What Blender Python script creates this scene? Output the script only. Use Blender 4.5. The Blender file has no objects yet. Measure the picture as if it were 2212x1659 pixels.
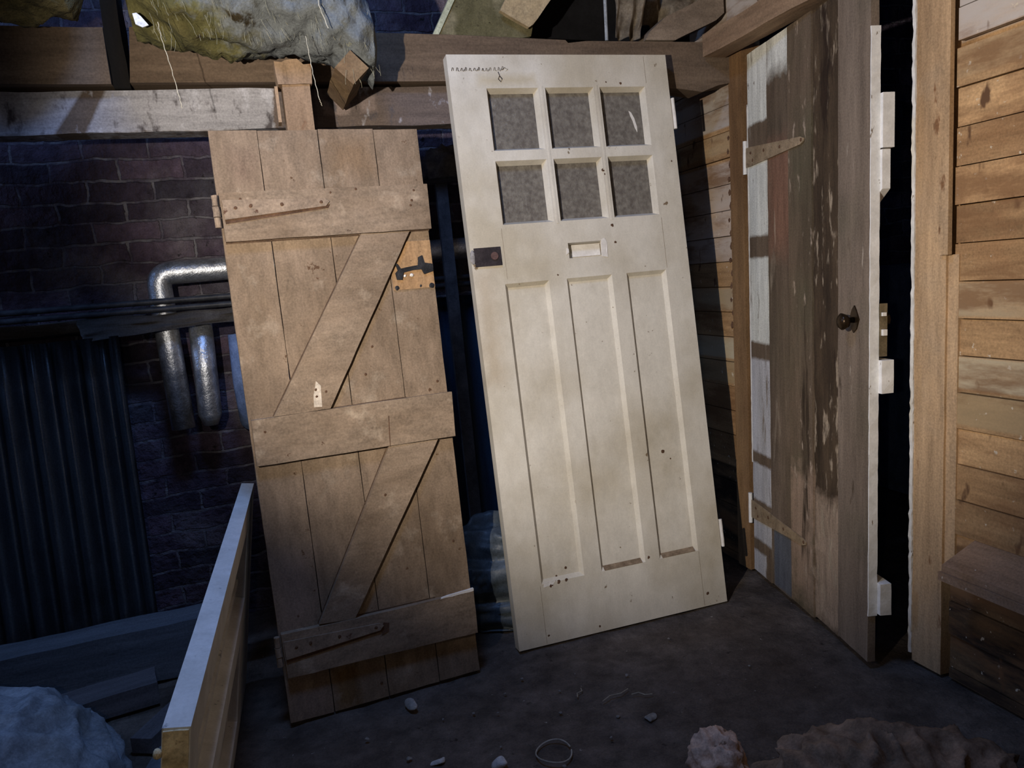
import bpy, bmesh, math, random
from mathutils import Vector, Matrix, noise

random.seed(7)
SC = bpy.context.scene
COL = SC.collection

# ------------------------------------------------------------------ camera
cam_d = bpy.data.cameras.new('camera')
cam_d.sensor_width = 36.0
cam_d.lens = 27.016
cam_d.clip_start = 0.02
cam = bpy.data.objects.new('camera', cam_d)
COL.objects.link(cam)
rgt = Vector((0.94811, -0.30557, -0.08780))
upv = Vector((0.12526, 0.10518, 0.98653))
bck = Vector((-0.29222, -0.94634, 0.13800))
M4 = Matrix((
    (rgt.x, upv.x, bck.x, 0.0),
    (rgt.y, upv.y, bck.y, 0.0),
    (rgt.z, upv.z, bck.z, 1.25),
    (0, 0, 0, 1)))
cam.matrix_world = M4
SC.camera = cam

# ------------------------------------------------------------------ world, light, exposure
w = bpy.data.worlds.new('night'); SC.world = w
w.use_nodes = True
w.node_tree.nodes['Background'].inputs[0].default_value = (0.25, 0.35, 0.8, 1)
w.node_tree.nodes['Background'].inputs[1].default_value = 0.0

SC.view_settings.view_transform = 'Standard'
SC.view_settings.look = 'None'
SC.view_settings.gamma = 1.0
SC.view_settings.use_curve_mapping = False
SC.view_settings.exposure = 0.0


def light(name, kind, loc, target, power, color, **kw):
    d = bpy.data.lights.new(name, kind)
    d.energy = power
    d.color = color
    for k, v in kw.items():
        setattr(d, k, v)
    o = bpy.data.objects.new(name, d)
    COL.objects.link(o)
    o.location = loc
    o.rotation_euler = (Vector(target) - Vector(loc)).to_track_quat('-Z', 'Y').to_euler()
    return o


# the hand torch held out to the left of the viewer, pointing at the two leaning doors
light('torch_light', 'SPOT', (-0.45, 0.66, 1.46), (1.14, 2.5, 1.76), 175, (1.0, 0.90, 0.78),
      spot_size=math.radians(92), spot_blend=0.6, shadow_soft_size=0.012)
# lamp of the viewer's telephone
light('phone_lamp', 'POINT', (-0.115, -0.03, 1.26), (0, 2, 1), 5, (1.0, 0.84, 0.64), shadow_soft_size=0.01)
# cold light falling through the gap in the roof at the left
light('roof_gap_light', 'AREA', (0.10, 1.45, 2.92), (-0.25, 1.9, 0.6), 20, (0.25, 0.46, 1.0),
      shape='RECTANGLE', size=0.45, size_y=0.3)
# the same cold light entering low at the far left, behind the leaning doors
light('side_gap_light', 'AREA', (-2.3, 2.55, 2.15), (0.0, 2.95, 1.1), 15, (0.30, 0.50, 1.0),
      shape='RECTANGLE', size=0.3, size_y=0.5)
# unseen fill lamp added to brighten the room beyond the doorway
light('passage_fill_light', 'POINT', (2.3, 1.2, 1.9), (3, 3, 1), 1.6, (0.2, 0.4, 1.0), shadow_soft_size=0.2)

# ------------------------------------------------------------------ materials


class NT:
    def __init__(s, name):
        s.m = bpy.data.materials.new(name)
        s.m.use_nodes = True
        s.t = s.m.node_tree
        s.b = s.t.nodes['Principled BSDF']
        s.n = s.t.nodes
        s.co = s.n.new('ShaderNodeTexCoord').outputs['Object']

    def L(s, a, b):
        s.t.links.new(a, b)

    def math(s, op, a, b=None, clamp=False):
        x = s.n.new('ShaderNodeMath'); x.operation = op; x.use_clamp = clamp
        for i, v in enumerate((a, b)):
            if v is None: continue
            if isinstance(v, (int, float)): x.inputs[i].default_value = v
            else: s.L(v, x.inputs[i])
        return x.outputs[0]

    def noise(s, scale, vec=(1, 1, 1), det=6, rough=0.6, off=(0, 0, 0), dist=0.0):
        mp = s.n.new('ShaderNodeMapping')
        mp.inputs['Scale'].default_value = vec
        mp.inputs['Location'].default_value = off
        s.L(s.co, mp.inputs['Vector'])
        x = s.n.new('ShaderNodeTexNoise')
        x.inputs['Scale'].default_value = scale
        x.inputs['Detail'].default_value = det
        x.inputs['Roughness'].default_value = rough
        x.inputs['Distortion'].default_value = dist
        s.L(mp.outputs[0], x.inputs['Vector'])
        return x.outputs['Fac']

    def rng(s, v, a, b, c=0.0, d=1.0):
        x = s.n.new('ShaderNodeMapRange'); x.clamp = True
        s.L(v, x.inputs[0])
        for i, k in zip((1, 2, 3, 4), (a, b, c, d)): x.inputs[i].default_value = k
        return x.outputs[0]

    def mix(s, f, a, b, mode='MIX'):
        x = s.n.new('ShaderNodeMix'); x.data_type = 'RGBA'; x.blend_type = mode
        if isinstance(f, (int, float)): x.inputs[0].default_value = f
        else: s.L(f, x.inputs[0])
        for i, v in ((6, a), (7, b)):
            if isinstance(v, tuple): x.inputs[i].default_value = (*v, 1)
            else: s.L(v, x.inputs[i])
        return x.outputs[2]

    def sep(s):
        x = s.n.new('ShaderNodeSeparateXYZ'); s.L(s.co, x.inputs[0]); return x.outputs


def surf(name, c1, c2, scale=6, vec=(1, 1, 1), rough=0.85, bump=0.25, bdist=0.004,
         dirt=None, dscale=2.5, dlo=0.5, dhi=0.75, damt=0.7,
         spots=(), patches=(), plank=None, metal=0.0, extra=None, off=(0, 0, 0), mott=0.22):
    """wood / paint / stone.  c1..c2 grain colours; dirt second colour in large soft stains;
    spots = [(colour, scale, lo, hi, vec)], patches = [(x0,x1,z0,z1,colour,soft,wob,shear)] in object x/z"""
    t = NT(name)
    g = t.noise(scale, vec, off=off)
    col = t.mix(t.rng(g, 0.32, 0.68), c1, c2)
    hgt = g
    if plank:
        axis, size, o0, amt = plank
        cell = t.math('FLOOR', t.math('DIVIDE', t.math('SUBTRACT', t.sep()[axis], o0), size))
        wn = t.n.new('ShaderNodeTexWhiteNoise'); wn.noise_dimensions = '1D'
        t.L(cell, wn.inputs['W'])
        v = t.rng(wn.outputs['Value'], 0, 1, 1 - amt, 1 + amt)
        cb = t.n.new('ShaderNodeCombineColor')
        for i in range(3): t.L(v, cb.inputs[i])
        col = t.mix(1.0, col, cb.outputs[0], 'MULTIPLY')
    if dirt:
        d = t.noise(dscale, (1, 1, 1) if not plank else (1, 1, 1), det=5, rough=0.55, off=(3.1, 1.7, 5.2))
        f = t.math('MULTIPLY', t.rng(d, dlo, dhi), damt)
        col = t.mix(f, col, dirt)
    xyz = None
    for (x0, x1, z0, z1, c, soft, wob, shear) in patches:
        if xyz is None: xyz = t.sep()
        wn = t.noise(30, (1, 1, 1), det=3, off=(x0 * 9, z0 * 7, 0))
        wz = t.math('MULTIPLY', t.math('SUBTRACT', wn, 0.5), wob)
        x = t.math('ADD', xyz[0], wz)
        z = t.math('ADD', xyz[2], wz)
        if shear: x = t.math('SUBTRACT', x, t.math('MULTIPLY', t.math('SUBTRACT', z, z0), shear))
        a = t.math('MINIMUM', t.math('SUBTRACT', x, x0), t.math('SUBTRACT', x1, x))
        b = t.math('MINIMUM', t.math('SUBTRACT', z, z0), t.math('SUBTRACT', z1, z))
        f = t.rng(t.math('MINIMUM', a, b), -soft / 2, soft / 2)
        if len(c) == 4:
            f = t.math('MULTIPLY', f, c[3]); c = c[:3]
        cc = t.mix(t.rng(g, 0.3, 0.7), tuple(k * 0.85 for k in c), tuple(min(1, k * 1.12) for k in c))
        col = t.mix(f, col, cc)
    for (c, sc, lo, hi, vv) in spots:
        n = t.noise(sc, vv, det=4, rough=0.6, off=(sc * .37, sc * .11, 2.0))
        f = t.rng(n, lo, hi)
        col = t.mix(f, col, c)
    mt = t.math('ADD', t.rng(t.noise(28, vec, det=6, rough=0.75, off=(7, 3, 1)), 0.3, 0.7, 1 - mott * 1.3, 1 + mott * 1.3), t.rng(t.noise(170, det=2, off=(1, 8, 2)), 0.25, 0.75, -mott, mott))
    cbm = t.n.new('ShaderNodeCombineColor')
    for i in range(3): t.L(mt, cbm.inputs[i])
    col = t.mix(1.0, col, cbm.outputs[0], 'MULTIPLY')
    if extra: col = extra(t, col)
    t.L(col, t.b.inputs['Base Color'])
    t.b.inputs['Roughness'].default_value = rough
    t.b.inputs['Metallic'].default_value = metal
    t.b.inputs['Specular IOR Level'].default_value = 0.25
    if bump:
        fine = t.noise(scale * 6, vec, det=4, off=(9, 9, 9))
        h = t.math('ADD', hgt, t.math('MULTIPLY', fine, 0.5))
        bp = t.n.new('ShaderNodeBump')
        bp.inputs['Strength'].default_value = bump
        bp.inputs['Distance'].default_value = bdist
        t.L(h, bp.inputs['Height'])
        t.L(bp.outputs[0], t.b.inputs['Normal'])
    return t.m


VX, VZ, VY = (0.12, 1, 1), (1, 1, 0.12), (1, 0.12, 1)   # grain running along x / z / y

# ------------------------------------------------------------------ mesh helpers


class B:
    def __init__(s): s.bm = bmesh.new()

    def box(s, x0, x1, y0, y1, z0, z1):
        v = [s.bm.verts.new((x, y, z)) for x in (x0, x1) for y in (y0, y1) for z in (z0, z1)]
        for f in ((0, 1, 3, 2), (4, 6, 7, 5), (0, 4, 5, 1), (2, 3, 7, 6), (0, 2, 6, 4), (1, 5, 7, 3)):
            s.bm.faces.new([v[i] for i in f])
        return s

    def prism(s, poly, y0, y1, axis='y'):
        def P(a, b, d):
            return {'y': (a, d, b), 'x': (d, a, b), 'z': (a, b, d)}[axis]
        A = [s.bm.verts.new(P(a, b, y0)) for a, b in poly]
        C = [s.bm.verts.new(P(a, b, y1)) for a, b in poly]
        n = len(poly)
        s.bm.faces.new(A); s.bm.faces.new(C[::-1])
        for i in range(n):
            s.bm.faces.new((A[i], A[(i + 1) % n], C[(i + 1) % n], C[i]))
        return s

    def tube(s, pts, r, n=10, cap=True, flat=1.0):
        pts = [Vector(p) for p in pts]
        rs = r if isinstance(r, (list, tuple)) else [r] * len(pts)
        rings = []
        ref = None
        for i, p in enumerate(pts):
            d = (pts[min(i + 1, len(pts) - 1)] - pts[max(i - 1, 0)]).normalized()
            if ref is None:
                ref = Vector((0, 0, 1)) if abs(d.z) < .8 else Vector((1, 0, 0))
            u = d.cross(ref).normalized(); v = u.cross(d).normalized(); ref = v
            rings.append([s.bm.verts.new(p + (u * math.cos(a) + v * math.sin(a) * flat) * rs[i])
                          for a in (2 * math.pi * k / n for k in range(n))])
        for a, b in zip(rings, rings[1:]):
            for k in range(n):
                s.bm.faces.new((a[k], a[(k + 1) % n], b[(k + 1) % n], b[k]))
        if cap:
            s.bm.faces.new(rings[0][::-1]); s.bm.faces.new(rings[-1])
        return s

    def ball(s, c, r, sub=2, sc=(1, 1, 1)):
        o = bmesh.ops.create_icosphere(s.bm, subdivisions=sub, radius=1.0)
        for v in o['verts']:
            v.co = Vector((v.co.x * r * sc[0] + c[0], v.co.y * r * sc[1] + c[1], v.co.z * r * sc[2] + c[2]))
        return s

    def rough(s, step=0.05, amp=0.004, scale=6, seed=0):
        """cut long edges up and push the vertices about a little: hand-sawn, worn edges"""
        for _ in range(8):
            es = [e for e in s.bm.edges if e.calc_length() > step * 1.6]
            if not es: break
            bmesh.ops.subdivide_edges(s.bm, edges=es, cuts=1, use_grid_fill=True)
        for v in s.bm.verts:
            v.co += noise.noise_vector(v.co * scale + Vector((seed, seed * 2, 0))) * amp
        return s

    def bevel(s, w, seg=1):
        bmesh.ops.bevel(s.bm, geom=[e for e in s.bm.edges if len(e.link_faces) == 2 and e.calc_face_angle(0) > .5],
                        offset=w, segments=seg, affect='EDGES', clamp_overlap=True)
        return s

    def xf(s, M):
        s.bm.transform(M); return s

    def build(s, name, mat, parent=None, origin=None, smooth=False):
        bmesh.ops.remove_doubles(s.bm, verts=s.bm.verts, dist=1e-6)
        bmesh.ops.recalc_face_normals(s.bm, faces=s.bm.faces)
        if origin is not None:
            bmesh.ops.translate(s.bm, verts=s.bm.verts, vec=-Vector(origin))
        me = bpy.data.meshes.new(name)
        s.bm.to_mesh(me); s.bm.free()
        if smooth:
            for p in me.polygons: p.use_smooth = True
        me.materials.append(mat)
        o = bpy.data.objects.new(name, me)
        COL.objects.link(o)
        if parent is not None: o.parent = parent
        if origin is not None: o.location = origin
        return o


def tag(o, label, cat, group=None, kind=None):
    o['label'] = label; o['category'] = cat; o['kind'] = kind or 'thing'
    if group: o['group'] = group
    return o


def struct(o, label=None):
    o['kind'] = 'structure'
    if label: o['label'] = label
    return o


def empty(name, M):
    o = bpy.data.objects.new(name, None)
    COL.objects.link(o)
    o.matrix_world = M
    o.empty_display_size = 0.1
    return o


def frame(o, x, z):
    x = Vector(x).normalized(); z = Vector(z); z = (z - x * z.dot(x)).normalized(); y = z.cross(x)
    M = Matrix.Identity(4)
    for i, a in enumerate((x, y, z)):
        for k in range(3): M[k][i] = a[k]
    for k in range(3): M[k][3] = o[k]
    return M


def copy_tree(o, parent=None):
    c = o.copy(); COL.objects.link(c)
    if parent is not None: c.parent = parent
    for ch in o.children: copy_tree(ch, c)
    return c


def framed(b, W, Hh, T, holes):
    """joinery frame: front face at y=0 with openings.  holes: (x0,x1,z0,z1, bevel, depth, through)"""
    xs = sorted({0, W, *[h[0] for h in holes], *[h[1] for h in holes]})
    zs = sorted({0, Hh, *[h[2] for h in holes], *[h[3] for h in holes]})
    bm = b.bm

    def inside(x, z, through_only=False):
        return any(h[0] < x < h[1] and h[2] < z < h[3] and (h[6] or not through_only) for h in holes)
    for y, thr in ((0, False), (T, True)):
        V = {}
        for x0, x1 in zip(xs, xs[1:]):
            for z0, z1 in zip(zs, zs[1:]):
                if inside((x0 + x1) / 2, (z0 + z1) / 2, thr): continue
                q = [(x0, z0), (x1, z0), (x1, z1), (x0, z1)]
                bm.faces.new([V.setdefault(p, None) or V.__setitem__(p, bm.verts.new((p[0], y, p[1]))) or V[p] for p in q])
    for h in holes:
        x0, x1, z0, z1, bv, dp, thr = h
        A = [bm.verts.new((x, 0, z)) for x, z in ((x0, z0), (x1, z0), (x1, z1), (x0, z1))]
        C = [bm.verts.new((x, dp, z)) for x, z in ((x0 + bv, z0 + bv), (x1 - bv, z0 + bv), (x1 - bv, z1 - bv), (x0 + bv, z1 - bv))]
        for i in range(4): bm.faces.new((A[i], A[(i + 1) % 4], C[(i + 1) % 4], C[i]))
        if thr:
            D = [bm.verts.new((x, T, z)) for x, z in ((x0, z0), (x1, z0), (x1, z1), (x0, z1))]
            for i in range(4): bm.faces.new((C[i], C[(i + 1) % 4], D[(i + 1) % 4], D[i]))
        else:
            bm.faces.new(C)
    for i, (x, z) in enumerate(((0, 0), (W, 0), (W, Hh), (0, Hh))):
        x2, z2 = ((0, 0), (W, 0), (W, Hh), (0, Hh))[(i + 1) % 4]
        bm.faces.new([bm.verts.new(p) for p in ((x, 0, z), (x2, 0, z2), (x2, T, z2), (x, T, z))])
    bmesh.ops.remove_doubles(bm, verts=bm.verts, dist=1e-5)
    return b


def heap(name, mat, c, r, h, rot=0, seed=0, wr=0.03, ws=7, sub=5, stretch=(1, 1, 1), lobes=0.25, z0=0.0, parent=None, power=1.0):
    """a soft crumpled mound resting on z0"""
    bm = bmesh.new()
    bmesh.ops.create_icosphere(bm, subdivisions=sub, radius=1.0)
    sd = Vector((seed * 3.3, seed * 1.7, seed))
    for v in bm.verts:
        p = v.co.copy()
        k = 1 + lobes * noise.noise(Vector((p.x, p.y, p.z * .5)) * 1.6 + sd)
        q = Vector((p.x * r[0] * k, p.y * r[1] * k, (abs(p.z) ** power) * (1 if p.z > 0 else -1) * h * k))
        s_ = Vector((q.x * stretch[0], q.y * stretch[1], q.z * stretch[2])) * ws
        s_ += noise.noise_vector(q * 5 + sd) * 0.6
        rid = 1 - abs(noise.noise(s_ + sd)) * 2.2
        rid2 = 1 - abs(noise.noise(s_ * 2.3 + sd)) * 2
        n = p.normalized()
        q += n * (max(rid, -0.5) * wr + rid2 * wr * .35)
        if q.z < 0: q.z = max(q.z * 0.1, -0.004)
        v.co = q
    bm.transform(Matrix.Rotation(rot, 4, 'Z'))
    me = bpy.data.meshes.new(name); bm.to_mesh(me); bm.free()
    for p in me.polygons: p.use_smooth = True
    me.materials.append(mat)
    o = bpy.data.objects.new(name, me); COL.objects.link(o)
    o.location = (c[0], c[1], z0)
    if parent: o.parent = parent
    return o


# ================================================================== THE SETTING
m_dirt = surf('packed_earth', (0.047, 0.037, 0.031), (0.111, 0.089, 0.076), scale=9, rough=0.95, bump=0.9, bdist=0.012,
              dirt=(0.05, 0.033, 0.022), dscale=1.6, damt=0.7,
              spots=[((0.28, 0.25, 0.22), 55, 0.70, 0.76, (1, 1, 1)), ((0.02, 0.015, 0.012), 26, 0.66, 0.74, (1, 1, 1))])
bm = bmesh.new()
bmesh.ops.create_grid(bm, x_segments=170, y_segments=170, size=1)
for v in bm.verts:
    v.co.x = v.co.x * 2.9 + 0.1; v.co.y = v.co.y * 2.6 + 1.0
    p = Vector((v.co.x, v.co.y, 0))
    v.co.z = -0.010 + 0.007 * noise.noise(p * 3) + 0.006 * noise.noise(p * 11) + 0.003 * noise.noise(p * 30)
me = bpy.data.meshes.new('floor'); bm.to_mesh(me); bm.free(); me.materials.append(m_dirt)
for p in me.polygons: p.use_smooth = True
o = bpy.data.objects.new('floor', me); COL.objects.link(o); struct(o, 'packed dark earth floor')

# brick back wall -----------------------------------------------------
def brick_extra(t, col):
    mp = t.n.new('ShaderNodeCombineXYZ')
    s = t.sep()
    t.L(s[0], mp.inputs[0]); t.L(s[2], mp.inputs[1])
    wob = t.noise(5, det=3)
    ad = t.n.new('ShaderNodeVectorMath'); ad.operation = 'ADD'
    cb = t.n.new('ShaderNodeCombineXYZ')
    t.L(t.math('MULTIPLY', t.math('SUBTRACT', wob, 0.5), 0.055), cb.inputs[1])
    t.L(t.math('MULTIPLY', t.math('SUBTRACT', t.noise(9, det=5, off=(4, 4, 4)), 0.5), 0.05), cb.inputs[0])
    t.L(mp.outputs[0], ad.inputs[0]); t.L(cb.outputs[0], ad.inputs[1])
    br = t.n.new('ShaderNodeTexBrick')
    br.inputs['Scale'].default_value = 1.0
    br.inputs['Brick Width'].default_value = 0.225
    br.inputs['Row Height'].default_value = 0.075
    br.inputs['Mortar Size'].default_value = 0.006
    br.inputs['Mortar Smooth'].default_value = 0.35
    br.inputs['Color1'].default_value = (0.45, 0.45, 0.48, 1)
    br.inputs['Color2'].default_value = (1.3, 1.15, 1.15, 1)
    br.inputs['Mortar'].default_value = (1, 1, 1, 1)
    t.L(ad.outputs[0], br.inputs['Vector'])
    c = t.mix(1.0, col, br.outputs['Color'], 'MULTIPLY')
    f = t.math('MULTIPLY', br.outputs['Fac'], t.rng(t.noise(14, det=4, off=(1, 7, 3)), 0.42, 0.62, 0.05, 1))
    c = t.mix(f, c, (0.20, 0.19, 0.21))
    bp = t.n.new('ShaderNodeBump'); bp.inputs['Strength'].default_value = 0.8; bp.inputs['Distance'].default_value = 0.03
    h = t.math('ADD', t.math('MULTIPLY', br.outputs['Fac'], -1.0), t.math('MULTIPLY', t.noise(30, det=5), 1.2))
    t.L(h, bp.inputs['Height']); t.L(bp.outputs[0], t.b.inputs['Normal'])
    return c


m_brick = surf('old_brick', (0.050, 0.039, 0.057), (0.109, 0.089, 0.125), scale=8, rough=0.9, bump=0,
               dirt=(0.19, 0.185, 0.21), dscale=4, dlo=0.50, dhi=0.66, damt=0.7, extra=brick_extra,
               spots=[((0.02, 0.018, 0.02), 22, 0.66, 0.72, (1, 1, 1))])
struct(B().box(-2.85, 3.4, 3.2, 3.35, -0.02, 3.0).build('wall_back', m_brick), 'old dark brick wall behind the leaning doors')
struct(B().box(-2.85, -2.7, -1.5, 3.2, -0.02, 3.0).build('wall_left', m_brick))
struct(B().box(-2.85, 1.72, -1.65, -1.5, -0.02, 3.0).build('wall_front', m_brick))

m_roof = surf('roof_boarding', (0.05, 0.045, 0.04), (0.11, 0.095, 0.08), scale=5, vec=VY, plank=(0, 0.14, 0, 0.25))
struct(B().box(-2.85, 3.4, -1.65, 3.35, 3.0, 3.06).build('ceiling', m_roof))

# right plank wall: local frame leans out 1.7 degrees, x' = into room normal, z' up.  local (X, Y, Z)
WR = frame((1.735, 0, 0), (1, 0, -0.03), (0.03, 0, 1))      # local x = outwards, y = along the wall, z = up
C_OR = (0.36, 0.215, 0.10)
m_plank = None


def plank_extra(t, col):
    s = t.sep()
    z = s[2]
    # boards that kept their limewash; lowest band painted dark as shade below the ledge
    def band(z0, z1, soft=0.004):
        return t.rng(t.math('MINIMUM', t.math('SUBTRACT', z, z0), t.math('SUBTRACT', z1, z)), -soft, soft)
    rub = t.rng(t.noise(9, (1, 0.25, 1), det=5, off=(2, 2, 8)), 0.30, 0.55, 0.35, 1.0)
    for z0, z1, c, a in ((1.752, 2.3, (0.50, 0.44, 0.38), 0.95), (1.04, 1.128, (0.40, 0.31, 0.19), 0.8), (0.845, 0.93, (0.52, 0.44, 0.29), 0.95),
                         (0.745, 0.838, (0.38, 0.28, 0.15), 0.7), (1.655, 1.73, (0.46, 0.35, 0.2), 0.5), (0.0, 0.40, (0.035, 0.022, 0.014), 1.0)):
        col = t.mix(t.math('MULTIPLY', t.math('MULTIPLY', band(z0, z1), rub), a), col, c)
    farw = t.math('MULTIPLY', t.rng(s[1], 2.6, 2.61), t.math('MULTIPLY', band(1.235, 1.62), rub))
    col = t.mix(t.math('MULTIPLY', farw, 0.8), col, (0.55, 0.46, 0.38))
    fl = t.rng(t.noise(40, (1, 1, 1), det=4, off=(5, 5, 5)), 0.655, 0.70)
    col = t.mix(fl, col, (0.62, 0.52, 0.38))
    # rust weeps from two nail lines
    dr = t.rng(t.noise(16, (1, 1, .5), det=3, off=(8, 1, 5)), 0.63, 0.7)
    col = t.mix(dr, col, (0.12, 0.06, 0.028))
    st = t.rng(t.noise(3.2, (1, .5, 2.2), det=6, rough=.7, off=(1, 6, 5)), 0.50, 0.62, 0, .75)
    col = t.mix(st, col, (0.20, 0.10, 0.042))
    return col


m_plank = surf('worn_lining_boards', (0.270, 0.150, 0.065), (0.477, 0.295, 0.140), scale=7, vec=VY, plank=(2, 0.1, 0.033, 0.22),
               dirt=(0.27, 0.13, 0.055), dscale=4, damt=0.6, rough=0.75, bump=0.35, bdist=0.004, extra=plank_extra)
bw = B()
zj = [0.033 + 0.1 * i for i in range(-1, 30)]
def board_row(b, y0, y1, za, zb, gap=0.0016):
    b.box(0.0, 0.018, y0, y1, za + gap, zb - gap)
for i, (za, zb) in enumerate(zip(zj, zj[1:])):
    g = 0.0016
    if zb < 0.02: continue
    za2 = max(za, 0.0)
    top = 2.98
    if zb > top: continue
    # the near run of boards (camera side of the doorway); a wide gap opens under the limewashed board
    a = za2 + (0.017 if abs(za - 1.733) < .01 else 0)
    xo = 0.0035 * math.sin(i * 2.1)
    bw.box(xo, 0.018 + xo, -1.45, 1.622, a + g, zb - g)
    bw.box(xo, 0.018 + xo, 2.625, 3.17, za2 + g, zb - g)
    if za > 2.05: bw.box(xo, 0.018 + xo, 1.622, 2.625, za2 + g, zb - g)
bw.bevel(0.002)
# dark outer sheathing so that no light leaks through the joints
bw.box(0.03, 0.045, -1.45, 1.66, 0, 2.98).box(0.03, 0.045, 2.63, 3.17, 0, 2.98).box(0.03, 0.045, 1.66, 2.63, 2.07, 2.98)
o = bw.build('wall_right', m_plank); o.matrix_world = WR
struct(o, 'wall lined with worn orange and limewashed horizontal boards')

for k in range(15):
    z = 1.70 - k * 0.052
    mk_ = B().prism([(2.655, z), (2.663, z - .004), (2.668, z + .008), (2.660, z + .016 + .004 * (k % 3)), (2.652, z + .008)], -0.0035, 0.0005, 'x').build('rust_mark', surf('rust_mark', (0.10, 0.05, 0.03), (0.16, 0.09, 0.05), scale=30, bump=0) if k == 0 else bpy.data.materials['rust_mark'], o)
    mk_.location = (0, 0.006 * math.sin(k * 2.3), 0)
m_post = surf('planed_post', (0.337, 0.210, 0.108), (0.486, 0.322, 0.178), scale=6, vec=VZ, rough=0.7, bump=0.3,
              dirt=(0.36, 0.27, 0.18), dscale=5, damt=0.5,
              spots=[((0.20, 0.10, 0.045), 20, 0.66, 0.72, (1, 1, .4))])
m_white = surf('old_white_gloss', (0.62, 0.60, 0.56), (0.80, 0.78, 0.74), mott=0.06, scale=18, rough=0.55, bump=0.35, bdist=0.003,
               spots=[((0.22, 0.17, 0.12), 45, 0.66, 0.70, (1, 1, .5))])
t2 = empty('trim_1', WR)
struct(t2, 'pale brown door post at the right of the doorway')
B().box(-0.012, 0.07, 1.640, 1.744, 0, 2.15).rough(0.06, 0.0022, 9).build('post', m_post, t2)
B().box(-0.026, -0.012, 1.622, 1.652, 1.205, 2.15).bevel(0.003).build('stop_bead', m_post, t2)
B().box(-0.016, 0.05, 1.7445, 1.755, 0.02, 2.15).rough(0.012, 0.0035, 40, 3).build('white_edge', m_white, t2)
B().box(-0.004, 0.03, 1.606, 1.6405, 0.33, 1.205).build('rebate_strip', m_post, t2)
# hinge-side jamb
m_jamb = surf('orange_jamb', (0.165, 0.088, 0.039), (0.242, 0.143, 0.066), scale=6, vec=VZ, rough=0.7, bump=0.3,
              dirt=(0.12, 0.06, 0.03), dscale=3, damt=0.6)
struct(B().box(-0.012, 0.07, 2.555, 2.640, 0.0, 2.07).rough(0.06, 0.002, 9).build('trim_2', m_jamb)).matrix_world = WR

# skirting ledge at the foot of the near boards
m_ledge = surf('dusty_ledge', (0.210, 0.119, 0.063), (0.308, 0.196, 0.119), scale=7, vec=VY, rough=0.8, bump=0.4,
               dirt=(0.30, 0.22, 0.17), dscale=5, damt=0.6,
               spots=[((0.55, 0.45, 0.35), 38, 0.68, 0.72, (1, 1, 1))])
t3 = empty('trim_3', WR); struct(t3, 'sloping dusty wooden ledge below the lining boards')
B().prism([(0.0, 0.434), (0.0, 0.418), (-0.115, 0.366), (-0.115, 0.384)], -1.4, 1.545, 'y').bevel(0.002).build('ledge_board', m_ledge, t3)
B().box(-0.122, -0.100, -1.4, 1.55, 0.342, 0.365).bevel(0.003).build('ledge_lip', m_ledge, t3)

# wall plate along the right wall, over the doorway
m_beam = surf('rough_sawn_beam', (0.19, 0.125, 0.085), (0.36, 0.255, 0.18), scale=6, vec=VX, rough=0.85, bump=0.5, bdist=0.006,
              dirt=(0.13, 0.08, 0.05), dscale=3, damt=0.7,
              spots=[((0.06, 0.035, 0.02), 9, 0.66, 0.72, (.15, 1, 1))])
m_beam_y = surf('rough_sawn_plate', (0.195, 0.124, 0.075), (0.323, 0.217, 0.135), scale=6, vec=VY, rough=0.85, bump=0.5, bdist=0.006,
                dirt=(0.14, 0.08, 0.05), dscale=3, damt=0.6)
o = B().box(1.66, 1.755, -1.4, 2.615, 1.992, 2.072).rough(0.08, 0.006, 5, 2).build('timber_beam', m_beam_y, origin=(1.7, 2.6, 2.0))
tag(o, 'brown sawn timber running over the top of the weathered hung door', 'beam')

# outside, beyond the doorway
m_dark = surf('dark_render', (0.03, 0.035, 0.05), (0.06, 0.07, 0.09), scale=3, rough=0.9, bump=0.3)
struct(B().box(3.28, 3.38, -0.5, 3.2, -0.02, 3.0).build('wall_outer', m_dark))
struct(B().box(1.80, 3.4, -0.62, -0.5, -0.02, 3.0).build('wall_passage', m_dark))

# ================================================================== BACK BEAMS
m_plate = surf('old_wall_plate', (0.096, 0.065, 0.043), (0.173, 0.125, 0.086), scale=5, vec=VX, rough=0.85, bump=0.5, bdist=0.006,
               dirt=(0.15, 0.10, 0.06), dscale=2.5, damt=0.6,
               spots=[((0.05, 0.03, 0.02), 10, 0.67, 0.74, (.12, 1, 1))])
o = B().box(-2.6, -0.352, 2.63, 2.73, 1.925, 2.085).rough(0.08, 0.007, 4, 1).build('timber_beam', m_plate, origin=(-1, 2.68, 1.93))
tag(o, 'brown horizontal roof timber at the far left, stopping short at a dark gap', 'beam')
poly = [(-0.30, 1.925), (0.7, 1.92), (1.16, 1.918), (1.30, 1.895), (1.56, 1.885), (1.66, 1.872), (1.73, 1.895), (1.80, 1.905), (1.80, 2.05), (1.2, 2.052), (1.13, 2.045), (1.12, 2.055), (0.7, 2.07), (-0.28, 2.085)]
o = B().prism(poly, 2.63, 2.73).build('timber_beam', m_plate, origin=(0.7, 2.68, 1.9))
tag(o, 'long brown roof timber that the glazed white door leans against', 'beam')

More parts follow.
